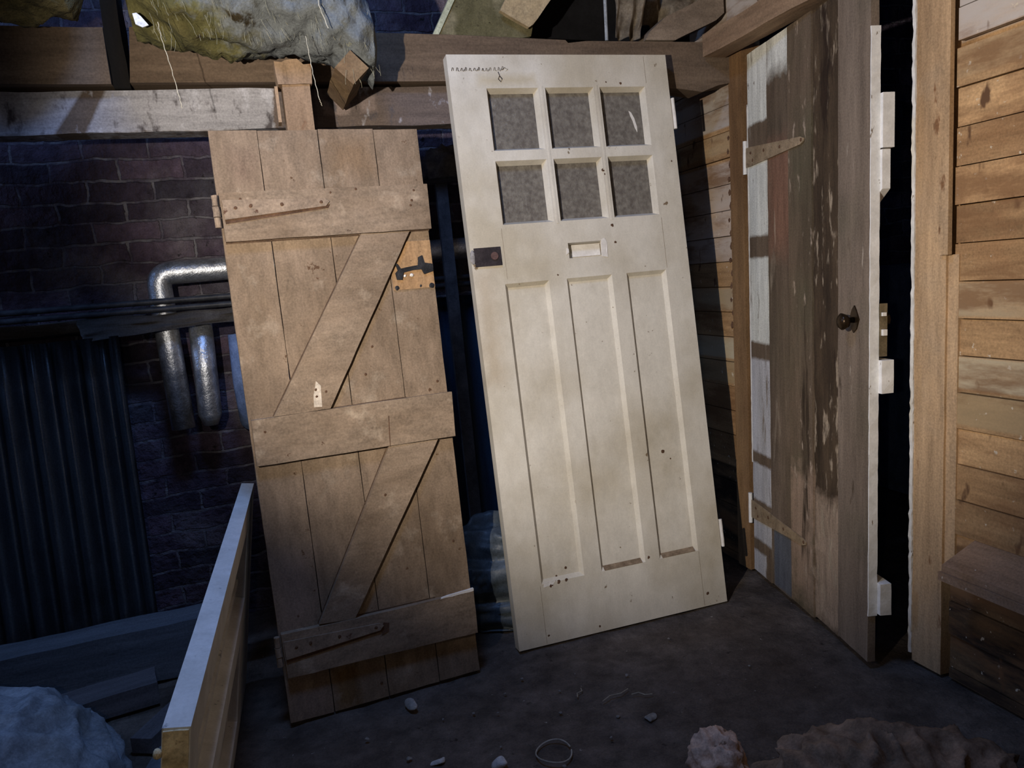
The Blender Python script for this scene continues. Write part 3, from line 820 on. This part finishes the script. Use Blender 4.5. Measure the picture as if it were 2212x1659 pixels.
dots(d1, 'screw_head', m_rim, [(0.527, -0.0065, 1.283, 0.006), (0.505, -0.0065, 1.282, 0.004)], flat=.5)
dots(d1, 'nail_hole', m_blackiron, [(0.588, -0.004, 1.247, 0.009), (0.552, -0.003, 1.248, 0.004), (0.478, -0.003, 1.247, 0.007)])
# split in the middle ledge
B().prism([(0.392, 0.775), (0.3935, 0.775), (0.4005, 0.868), (0.3985, 0.868), (0.394, 0.82)], -0.0222, -0.0208).build('split', m_gap, d1)

# ================================================================== GLAZED WHITE DOOR
D2 = frame((0.6679, 2.3494, 0.0), (1.0, 0.0052, 0.0), (0.0017, 0.109, 0.994))
W2, H2, T2 = 0.8116, 2.0, 0.044
d2 = empty('glazed_door', D2)
tag(d2, 'wide off-white door with six small panes over three tall panels', 'door')
m_d2 = surf('dirty_white_paint', (0.630, 0.583, 0.493), (0.735, 0.688, 0.593), mott=0.06, scale=7, vec=(1, 1, .5), rough=0.55, bump=0.25, bdist=0.0015,
            dirt=(0.45, 0.385, 0.27), dscale=3.0, dlo=.42, dhi=.68, damt=0.7,
            patches=[(0.0, 0.07, 0.9, 1.28, (0.42, 0.33, 0.22, .55), 0.06, 0.05, 0),
                     (0.1, 0.3, 1.90, 1.93, (0.45, 0.36, 0.2, .5), 0.03, 0.03, 0)],
            spots=[((0.22, 0.16, 0.10), 24, 0.695, 0.735, (1, 1, 1)), ((0.30, 0.24, 0.17), 60, 0.70, 0.74, (1, 1, 1))])
GX = [(0.125, 0.309), (0.334, 0.515), (0.538, 0.715)]
GZ = [(1.432, 1.645), (1.680, 1.888)]
holes = []
for gx in GX:
    for gz in GZ: holes.append((gx[0], gx[1], gz[0], gz[1], 0.011, 0.027, True))
PX = [(0.107, 0.265), (0.331, 0.502), (0.559, 0.716)]
for px in PX: holes.append((px[0], px[1], 0.208, 1.234, 0.013, 0.016, True))
holes.append((0.350, 0.492, 1.302, 1.355, 0.004, 0.030, False))
framed(B(), W2, H2, T2, holes).build('door_frame', m_d2, d2)
for px in PX: B().box(px[0] + .006, px[1] - .006, 0.0152, 0.034, 0.214, 1.228).build('panel', m_d2, d2)
m_gr = surf('panel_dark_edge', (0.16, 0.11, 0.07), (0.27, 0.20, 0.13), scale=30, bump=0)
for px in PX[1:]:  # dark strip along the bottom bevel of two panels
    B().prism([(-0.0003, 0.2083), (0.0155, 0.2213), (0.0148, 0.2226), (-0.0012, 0.2095)], px[0] + .012, px[1] - .012, 'x').build('dark_line', m_gr, d2)
m_glass = NT('obscure_glass')
m_glass.b.inputs['Base Color'].default_value = (0.26, 0.235, 0.20, 1)
cc = m_glass.mix(m_glass.rng(m_glass.noise(60, det=3), 0.35, 0.7), (0.17, 0.15, 0.13), (0.30, 0.275, 0.235))
m_glass.L(cc, m_glass.b.inputs['Base Color'])
m_glass.b.inputs['Roughness'].default_value = 0.32
m_glass.b.inputs['Transmission Weight'].default_value = 0.25
_bp = m_glass.n.new('ShaderNodeBump'); _bp.inputs['Strength'].default_value = 0.9; _bp.inputs['Distance'].default_value = 0.003
m_glass.L(m_glass.noise(110, det=3), _bp.inputs['Height']); m_glass.L(_bp.outputs[0], m_glass.b.inputs['Normal'])
m_glass = m_glass.m
for gz in GZ[::-1]:
    for gx in GX:
        B().box(gx[0] + .010, gx[1] - .010, 0.029, 0.033, gz[0] + .010, gz[1] - .010).build('glass_pane', m_glass, d2)
# fine mouldings round panes: thin raised line on each muntin
mo = B()
for x in (0.3215, 0.5265): mo.box(x - 0.0035, x + 0.0035, -0.0015, 0.001, 1.425, 1.895)
mo.bevel(0.0008).build('glazing_bead', m_d2, d2)
# paint splash on the top right pane
B().prism([(0.655, 1.812), (0.664, 1.806), (0.674, 1.785), (0.681, 1.755), (0.680, 1.735), (0.672, 1.752), (0.667, 1.775), (0.660, 1.792)], 0.0275, 0.029).build('paint_splash', m_rim, d2)
# joint lines of stiles and rails
m_joint = surf('joint_line', (0.26, 0.21, 0.15), (0.36, 0.30, 0.22), scale=30, bump=0)
for x, z0, z1 in ((0.1165, 1.25, 1.42), (0.100, 0.004, 0.205), (0.7205, 1.24, 1.42), (0.7165, 0.004, 0.205), (0.7215, 1.90, 1.995)):
    B().box(x, x + 0.0013, -0.0004, 0.0006, z0, z1).build('joint_line', m_joint, d2)
# letter slot: flap hanging inside, chipped rim
B().box(0.372, 0.478, 0.022, 0.0285, 1.308, 1.349).bevel(0.001).build('letter_flap', m_rim, d2)
B().prism([(0.474, 1.300), (0.494, 1.296), (0.497, 1.348), (0.489, 1.364), (0.476, 1.358)], -0.002, 0.008).rough(0.01, 0.0012, 50).build('chipped_slot_edge', m_rim, d2)
B().prism([(0.340, 1.315), (0.350, 1.322), (0.350, 1.334), (0.343, 1.338)], -0.002, 0.001).build('chipped_slot_edge', m_rim, d2)
# lock plate on the left stile
m_lock = surf('dark_lock_case', (0.018, 0.014, 0.016), (0.045, 0.035, 0.038), scale=20, rough=0.6, bump=0.4)
lk = B().box(0.012, 0.103, -0.006, 0.001, 1.298, 1.360).bevel(0.002).build('rim_lock', m_lock, d2)
B().tube([(0.080, -0.010, 1.330), (0.080, -0.006, 1.330)], 0.013, 16).build('spindle_boss', surf('brown_boss', (0.10, 0.055, 0.05), (0.15, 0.09, 0.08), scale=20, bump=0.2), lk)
B().ball((0.006, -0.001, 1.33), 0.015, 2, (.6, .4, 1.7)).rough(0.01, 0.002, 60).build('chipped_paint', surf('grey_chip', (0.22, 0.2, 0.2), (0.36, 0.34, 0.33), scale=30, bump=.3), d2)
# hinge leaves on the right edge
for z0, z1 in ((1.735, 1.845), (0.205, 0.305)):
    B().box(W2, W2 + 0.006, 0.004, 0.04, z0, z1).tube([(W2 + .009, -0.001, z0), (W2 + .009, -0.001, z1)], 0.0055, 10).rough(0.02, 0.0012, 40).build('hinge', m_rim, d2)
# scrawled marker line at the top left corner (illegible)
rr = random.Random(11)
mk = B()
x = 0.012; pen = []
for i in range(13):
    hgt = 0.010 + 0.006 * rr.random(); z = 1.944 + 0.002 * rr.random()
    wv = 0.0105 + 0.004 * rr.random()
    loop = [(x + wv * a, -0.0006, z + hgt * b) for a, b in
            ((0, 0.1), (.25, .9), (.5, .8), (.45, .15), (.8, 0), (1.0, .6))][:4 + (i * 7) % 3]
    mk.tube(loop, 0.0021 if i < 8 else 0.0015, 5, flat=.4)
    x += wv + 0.002
mk.tube([(0.172, -0.0006, 1.942), (0.176, -0.0006, 1.93), (0.170, -0.0006, 1.918), (0.178, -0.0006, 1.909), (0.184, -0.0006, 1.918), (0.176, -0.0006, 1.928)], 0.0028, 5, flat=.4)
mk.tube([(0.186, -0.0006, 1.948), (0.197, -0.0006, 1.956), (0.207, -0.0006, 1.950), (0.197, -0.0006, 1.942), (0.188, -0.0006, 1.950)], 0.0020, 5, flat=.4)
mk.build('marker_scrawl', surf('black_marker', (0.04, 0.03, 0.025), (0.07, 0.05, 0.04), scale=20, bump=0), d2)
# chips at the foot of the panels and small marks
ch = B().prism([(0.112, 0.196), (0.148, 0.200), (0.160, 0.214), (0.115, 0.212)], -0.0006, 0.0012).rough(0.01, 0.0008, 60); ch.build('bare_chip', m_rim, d2)
MB2 = []
for x, z, s in ((0.142, 0.197, .007), (0.168, 0.205, .007), (0.198, 0.205, .006), (0.168, 0.222, .004), (0.205, 0.243, .005), (0.515, 0.222, .006), (0.525, 1.405, .006), (0.53, 1.345, .005), (0.30, 1.25, .004),
                (0.205, 1.235, .005), (0.45, 1.86, .0), (0.62, 1.90, .005), (0.565, 1.905, .003), (0.79, 1.62, .004), (0.735, 0.045, .006), (0.30, 0.02, .004), (0.11, 0.03, .004), (0.515, 1.60, .006), (0.52, 1.585, .003), (0.64, 0.56, .0)):
    if s: MB2.append((x, 0.0 if not (0.107 < x < .265 and z > .21) else 0.0150, z, s))
dots(d2, 'brown_mark', m_gap, MB2 + [(0.628, 0.0150, 0.585, 0.007), (0.655, 0.0150, 0.555, 0.003)], flat=.12)

# ================================================================== WEATHERED HUNG DOOR (door_1)
z3 = Vector((0.0305, -0.0057, 1)); x3 = Vector((-0.1823, -0.9832, 0))
D3 = frame((1.7237, 2.5328, 0.0), x3, z3)        # local x: hinge -> free edge, local y: away from the viewer
d3 = empty('door_1', D3); struct(d3, 'tall weathered plank door hung in the right wall, standing ajar')
LIME = (0.66, 0.66, 0.60)
m_b1 = surf('part_limewashed_board', (0.105, 0.073, 0.049), (0.175, 0.126, 0.084), scale=9, vec=VZ, rough=0.85, bump=0.6, bdist=0.003,
            patches=[(-0.05, 0.2, 1.72, 2.05, LIME, 0.012, 0.02, 0), (-0.05, 0.2, 1.32, 1.60, LIME, 0.012, 0.02, 0), (-0.05, 0.2, 0.925, 1.24, LIME, 0.012, 0.02, 0),
                     (-0.05, 0.2, 0.50, 0.862, (0.50, 0.49, 0.50), 0.012, 0.02, 0), (-0.05, 0.2, 0.31, 0.455, (0.46, 0.45, 0.46), 0.012, 0.02, 0),
                     (-0.05, 0.2, 0.15, 0.262, (0.44, 0.43, 0.44), 0.012, 0.02, 0), (-0.05, 0.105, 0.012, 0.10, (0.44, 0.43, 0.44), 0.012, 0.02, 0)],
            spots=[((0.22, 0.18, 0.14), 22, 0.60, 0.70, (1, 1, .15)), ((0.10, 0.07, 0.05), 40, 0.66, 0.70, (1, 1, .3))])
m_b2 = surf('weathered_board', (0.089, 0.062, 0.042), (0.167, 0.122, 0.086), scale=8, vec=VZ, rough=0.9, bump=0.7, bdist=0.004,
            dirt=(0.09, 0.075, 0.045), dscale=2.2, damt=0.7,
            patches=[(0.15, 0.36, 1.86, 2.1, LIME, 0.06, 0.06, 0.0), (0.155, 0.36, 1.25, 1.62, (0.26, 0.125, 0.08, .6), 0.1, 0.08, 0), (0.172, 0.31, 0.02, 0.235, (0.10, 0.105, 0.12), 0.012, 0.02, 0)],
            spots=[((0.05, 0.035, 0.02), 15, 0.62, 0.70, (1, 1, .1)), ((0.38, 0.31, 0.23), 13, 0.63, 0.75, (1, 1, .14))])
m_b3 = surf('weathered_board_green', (0.083, 0.060, 0.037), (0.161, 0.113, 0.077), scale=8, vec=VZ, rough=0.9, bump=0.7, bdist=0.004, off=(5, 0, 3),
            dirt=(0.08, 0.08, 0.045), dscale=2.2, damt=0.7,
            patches=[(0.30, 0.47, 0.06, 0.50, (0.36, 0.25, 0.18, .7), 0.1, 0.15, 0)],
            spots=[((0.045, 0.03, 0.018), 15, 0.62, 0.68, (1, 1, .1)), ((0.36, 0.28, 0.21), 30, 0.60, 0.68, (1, 1, .3))])
m_b4 = surf('rotten_dark_board', (0.029, 0.018, 0.010), (0.076, 0.050, 0.029), scale=12, vec=(1, 1, .16), rough=0.9, bump=1.0, bdist=0.008,
            patches=[(0.45, 0.63, 0.02, 0.45, (0.30, 0.22, 0.155), 0.05, 0.08, 0)],
            spots=[((0.30, 0.235, 0.165), 34, 0.56, 0.64, (1, 1, .22)), ((0.025, 0.014, 0.008), 12, 0.58, 0.66, (1, 1, .16))])
m_b5 = surf('grey_brown_board', (0.122, 0.090, 0.065), (0.205, 0.158, 0.119), scale=7, vec=VZ, rough=0.9, bump=0.6, bdist=0.003, off=(9, 0, 1),
            dirt=(0.10, 0.085, 0.055), dscale=2.4, damt=0.7,
            spots=[((0.06, 0.04, 0.025), 16, 0.66, 0.72, (1, 1, .2)), ((0.40, 0.34, 0.27), 20, 0.66, 0.74, (1, 1, .15))])
H3 = 1.975
for i, (a, b, mt) in enumerate(((0.0, 0.1525, m_b1), (0.1525, 0.305, m_b2), (0.305, 0.46, m_b3), (0.46, 0.612, m_b4), (0.612, 0.776, m_b5))):
    yo = [0, 0.001, 0, 0.006, 0][i]
    B().prism([(a + .001, 0.014 + .002 * i), (b - .001, 0.013), (b - .001, H3), (a + .001, H3)], yo, 0.024).rough(0.03, 0.0014 if i != 3 else 0.004, 16, i + 20).build('board', mt, d3)
B().box(0.7762, 0.7802, -0.0015, 0.026, 0.16, 1.83).rough(0.02, 0.0012, 40, 2).build('white_edge', m_white, d3)
B().box(-0.005, -0.0004, -0.0015, 0.026, 0.45, 1.80).rough(0.02, 0.001, 40, 2).build('white_edge', m_white, d3)
for z0, z1, sk in ((1.40, 1.655, 0.14), (0.83, 0.925, 0.0), (0.165, 0.262, 0.0)):
    if sk:
        ob = B().prism([(0.02, z0 + .11), (0.792, z0 + .11), (0.792, z1), (0.02, z1)], 0.026, 0.060)
        ob.build('ledge', m_white, d3)
        B().prism([(0.05, 0.95), (0.16, 0.95), (0.790, z0 + .0), (0.790, z0 + .106), (0.70, z0 + .106)], 0.0262, 0.050).build('brace', m_white, d3)
    else:
        B().box(0.02, 0.795, 0.026, 0.062, z0, z1).rough(0.03, 0.002, 20).build('ledge', m_white, d3)
# T hinges
m_th = surf('rusty_tee_hinge', (0.231, 0.164, 0.098), (0.315, 0.238, 0.154), scale=18, rough=0.7, bump=0.4, bdist=0.002,
            spots=[((0.08, 0.045, 0.025), 30, 0.64, 0.69, (1, 1, 1))])
for zc, tilt in ((1.610, -0.022), (0.262, 0.0)):
    Mx = Matrix.Translation((0, 0, zc)) @ Matrix.Rotation(-tilt, 4, 'Y')
    hg = B().prism([(-0.008, -0.036), (0.02, -0.036), (0.40, -0.013), (0.418, -0.006), (0.420, 0.004), (0.40, 0.011), (0.02, 0.034), (-0.008, 0.034)], -0.006, -0.0016).bevel(0.001).xf(Mx).build('strap_hinge', m_th, d3)
    B().tube([(-0.014, -0.006, -0.06), (-0.014, -0.006, 0.06)], 0.008, 10).rough(0.02, 0.001, 50).xf(Mx).build('hinge_knuckle', m_white, hg)
    dots(hg, 'nail_head', m_gap, [(x, -0.0065, zz, 0.006) for x, zz in ((0.035, 0.012), (0.05, -0.016), (0.14, 0.006), (0.26, 0.0), (0.405, 0.0))], Mx)
# knob
m_knob = surf('black_brass_knob', (0.02, 0.013, 0.008), (0.05, 0.03, 0.015), scale=20, rough=0.25, bump=0.2, metal=0.6)
m_gold = surf('worn_brass', (0.55, 0.38, 0.12), (0.7, 0.5, 0.2), scale=30, rough=0.25, metal=0.9, bump=0)
kb = B().prism([(0.700, 1.000), (0.716, 1.012), (0.728, 1.040), (0.714, 1.066), (0.704, 1.080), (0.692, 1.068), (0.680, 1.040), (0.690, 1.012)], -0.004, -0.0005).bevel(0.001).build('knob_plate', m_knob, d3)
B().tube([(0.702, -0.004, 1.038), (0.702, -0.018, 1.038), (0.702, -0.026, 1.036), (0.702, -0.040, 1.035), (0.702, -0.048, 1.035), (0.702, -0.052, 1.035)], [0.009, 0.008, 0.020, 0.025, 0.018, 0.004], 18).build('knob', m_knob, kb, smooth=True)
# rim lock on the back, seen past the free edge
m_brass = surf('tarnished_lock', (0.16, 0.13, 0.08), (0.30, 0.25, 0.16), scale=16, rough=0.4, metal=0.6, bump=0.2)
rl = B().box(0.66, 0.782, 0.027, 0.050, 0.935, 1.085).bevel(0.002).build('rim_lock', m_brass, d3)
B().box(0.782, 0.792, 0.032, 0.044, 0.995, 1.012).box(0.782, 0.788, 0.032, 0.044, 1.050, 1.060).build('lock_bolt', m_rim, rl)
B().tube([(0.72, 0.050, 1.035), (0.72, 0.065, 1.035), (0.72, 0.085, 1.035), (0.72, 0.095, 1.035)], [0.008, 0.008, 0.024, 0.01], 14).build('inner_knob', m_knob, rl, smooth=True)

# ================================================================== PANELLED DOOR LYING ON ITS EDGE (front left)
nb_ = (-0.172, 1.12, 0.67); fb_ = (-0.104, 2.58, 0.67)
L5 = 1.462; Hh5 = 0.675
xx = Vector(fb_) - Vector(nb_)
zz = Vector((-0.104 + 0.215, 0, 0.67))
# local x: near -> far ; local y must point to the hidden (left) side
D5 = frame((-0.172 - 0.111, 1.12, 0.0), xx, zz)
d5 = empty('panelled_door', D5)
tag(d5, 'white panelled door lying on its long edge in the left foreground, top edge bluish', 'door')
m_d5 = surf('thick_white_paint', (0.575, 0.575, 0.552), (0.759, 0.759, 0.747), mott=0.06, scale=11, rough=0.6, bump=0.35, bdist=0.002,
            spots=[((0.22, 0.24, 0.28), 28, 0.66, 0.72, (1, 1, 1))])
m_endgrain = surf('worn_end_grain', (0.50, 0.38, 0.20), (0.95, 0.80, 0.52), scale=26, rough=0.8, bump=0.4,
                  spots=[((0.20, 0.14, 0.07), 30, 0.62, 0.70, (1, 1, 1))])
hs = [(0.10, L5 - 0.26, 0.30 + 0.09, 0.60, 0.006, 0.026, False), (0.10, L5 - 0.40, 0.085, 0.345 - 0.03, 0.006, 0.026, False)]
framed(B(), L5, 0.672, 0.038, hs).build('panel_frame', m_d5, d5)
st = B()
for z in (0.44, 0.50, 0.55): st.box(0.115, L5 - 0.275, 0.020, 0.0262, z, z + 0.012)
st.bevel(0.002).build('moulding_strip', m_d5, d5)
B().box(-0.004, -0.0002, 0.002, 0.036, 0.003, 0.669).rough(0.02, 0.001, 40).build('worn_end', m_endgrain, d5)
B().ball((-0.004, 0.042, 0.637), 0.007, 2, (1, 1, 1.2)).rough(0.01, 0.0015, 60).build('paint_blob', m_endgrain, d5)

# ================================================================== THINGS ON THE FLOOR
m_old = surf('dusty_grey_timber', (0.064, 0.072, 0.086), (0.136, 0.143, 0.161), scale=7, vec=VX, rough=0.9, bump=0.5)
def baulk(c, L, wd, h, rz, lab, z0=0.0, mat=m_old, ry=0.0):
    o = B().box(-L / 2, L / 2, -wd / 2, wd / 2, 0, h).rough(0.05, 0.005, 8, c[0]).build('timber_baulk', mat)
    o.matrix_world = Matrix.Translation((c[0], c[1], z0)) @ Matrix.Rotation(rz, 4, 'Z') @ Matrix.Rotation(ry, 4, 'Y')
    tag(o, lab, 'timber', 'timbers on the floor at the left'); return o
baulk((-1.06, 2.775), 1.5, 0.14, 0.19, math.radians(2), 'thick grey timber on the floor along the foot of the corrugated sheet')
m_dk = surf('dark_boarding', (0.055, 0.050, 0.055), (0.121, 0.110, 0.116), scale=7, vec=VX, rough=0.9, bump=0.5)
baulk((-0.88, 2.555), 0.8, 0.13, 0.07, math.radians(11), 'low dark board lying in front of the thick grey timber', mat=m_dk)
baulk((-0.42, 2.42), 0.30, 0.07, 0.045, math.radians(62), 'short dark board lying slantwise beside the upended panelled door', mat=m_dk)
baulk((-0.465, 1.98), 0.50, 0.06, 0.04, math.radians(76), 'dark blue batten lying between the sheeted mound and the panelled door', mat=m_old)
m_sheet = surf('dusty_dust_sheet', (0.15, 0.165, 0.19), (0.28, 0.30, 0.33), scale=14, rough=0.85, bump=0.4, bdist=0.004,
               dirt=(0.12, 0.115, 0.10), dscale=5, damt=0.7)
o = heap('dust_sheet', m_sheet, (-0.80, 2.14), (0.27, 0.30), 0.29, 0.3, 6, 0.03, 6.5, 6, (1, .8, 2.0), 0.12)
tag(o, 'grey blue dust sheet bulging over a mound in the bottom left corner', 'dust sheet')
m_rag = surf('brown_sacking', (0.10, 0.065, 0.045), (0.20, 0.135, 0.09), scale=14, rough=0.95, bump=0.7, bdist=0.006,
             dirt=(0.30, 0.20, 0.14), dscale=8, dlo=.5, dhi=.7, damt=.6)
o = heap('old_sack', m_rag, (1.25, 1.345), (0.28, 0.12), 0.09, math.radians(-28), 12, 0.03, 11, 6, (1.6, 1, 1), 0.2)
tag(o, 'dark brown crumpled sack on the floor at the bottom right', 'sack')
m_rag2 = surf('pinkish_sacking', (0.36, 0.235, 0.17), (0.52, 0.36, 0.27), scale=18, rough=0.95, bump=0.7, bdist=0.006,
              spots=[((0.14, 0.08, 0.05), 20, 0.6, 0.66, (1, 1, 1))])
o = heap('knotted_cloth', m_rag2, (0.905, 1.515), (0.05, 0.085), 0.10, math.radians(-20), 21, 0.022, 24, 5, (1, 1, 1), 0.25)
tag(o, 'pale knotted cloth bundle against the left end of the brown sack', 'cloth')

m_ringw = surf('rusty_wire', (0.22, 0.2, 0.17), (0.36, 0.33, 0.28), scale=30, rough=0.6, bump=0.2)
ring = []
for i in range(41):
    a = 2 * math.pi * i / 40 * 0.97
    ring.append((0.047 * math.cos(a), 0.050 * math.sin(a), 0.004 + 0.004 * math.sin(a * 2)))
o = B().tube(ring, 0.0022, 6).build('wire_ring', m_ringw); o.location = (0.575, 1.782, 0.0)
tag(o, 'loop of thin pale wire lying on the earth floor in front of the doors', 'wire ring')

m_chip = surf('pale_rubble', (0.13, 0.12, 0.11), (0.24, 0.225, 0.205), scale=30, rough=0.9, bump=0.5)
m_flake = surf('pale_plaster', (0.30, 0.30, 0.31), (0.48, 0.47, 0.46), scale=30, rough=0.9, bump=0.5)
def chip(name, x, y, s, sc, rz, lab, mat, group=None, seed=1):
    o = B().ball((0, 0, 0), s, 3, sc).rough(0.02, s * .6, 1 / s * .7, seed).build(name, mat)
    o.location = (x, y, s * sc[2] * .5 - .004); o.rotation_euler = (0, 0, rz)
    tag(o, lab, 'debris', group); return o
chip('wood_chip', 0.265, 2.185, 0.026, (0.5, 1.2, .35), 0.3, 'splinter of grey wood at the foot of the narrow ledged door', surf('grey_chip_wood', (0.22, 0.2, 0.18), (0.34, 0.31, 0.28), scale=20, bump=.4))
chip('plaster_flake', 0.285, 1.885, 0.022, (1, .7, .3), 0.2, 'pale plaster flake left of the wire ring at the bottom edge', m_flake, seed=3)
chip('plaster_flake', 0.43, 1.80, 0.022, (.8, 1, .35), 0.9, 'pale plaster flake touching the left side of the wire ring', m_flake, seed=5)
chip('plaster_flake', 0.88, 1.82, 0.020, (1, .7, .3), 0.5, 'dull plaster flake on the bare floor left of the pale knotted cloth', m_chip, seed=8)
first = None
G = 'small pale stone chips scattered on the earth floor'
LB = 'tiny pale stone chip scattered on the bare earth floor'
for i, (x, y) in enumerate(((0.215, 1.93), (0.43, 2.06), (0.495, 2.03), (0.455, 1.87), (0.70, 2.06), (0.78, 2.13), (0.62, 2.18), (0.545, 2.12), (0.92, 2.05), (1.15, 2.20), (0.80, 1.86), (0.66, 1.95), (1.0, 1.9), (0.34, 2.07), (0.12, 2.07), (1.28, 1.93), (0.58, 1.72), (0.74, 1.78))):
    if first is None:
        first = chip('stone_chip', x, y, 0.0075, (1, .8, .5), i, LB, m_chip, G, seed=2); continue
    c = first.copy(); COL.objects.link(c)
    k = 0.35 + 0.5 * rr.random()
    c.location = (x, y, 0.0); c.scale = (k, k * .9, k); c.rotation_euler = (0, 0, i * 1.3)
m_twig = surf('dry_straw', (0.26, 0.22, 0.16), (0.38, 0.33, 0.25), scale=20, bump=0.1)
for i, (x, y, a, L, lab) in enumerate(((0.84, 1.96, 0.25, 0.10, 'longest dry straw on the floor below the white door'), (0.91, 1.93, -0.5, 0.06, 'short crooked straw beside the longest one'),
                                      (0.75, 2.02, 0.9, 0.05, 'small straw lying nearer the foot of the white door'))):
    o = B().tube([(-L / 2, 0, 0), (-L / 6, 0.006, .003), (L / 6, -0.004, .002), (L / 2, 0.004, 0)], 0.0018, 5).build('dry_straw', m_twig)
    o.location = (x, y, 0.001); o.rotation_euler = (0, 0, a); tag(o, lab, 'straw')

# beyond the doorway: pale cable and a dull blue cabinet against the outer wall
o = B().tube([(3.24, 2.7, 1.345), (3.24, 2.85, 1.33), (3.24, 3.0, 1.335), (3.24, 3.15, 1.35)], 0.006, 8).build('slack_cable', m_paper, origin=(3.24, 2.7, 1.34), smooth=True)
tag(o, 'pale slack cable across the dark room seen through the door gap', 'cable')
t = empty('metal_cabinet', Matrix.Translation((3.08, 2.95, 0))); tag(t, 'dull blue cabinet in the dark beyond the half open doorway', 'cabinet')
B().box(-0.15, 0.19, -0.24, 0.24, 0, 1.14).bevel(0.006).build('carcass', m_blue, t)
B().box(-0.158, -0.151, -0.23, 0.23, 0.05, 1.12).bevel(0.003).build('cabinet_door', m_blue, t)
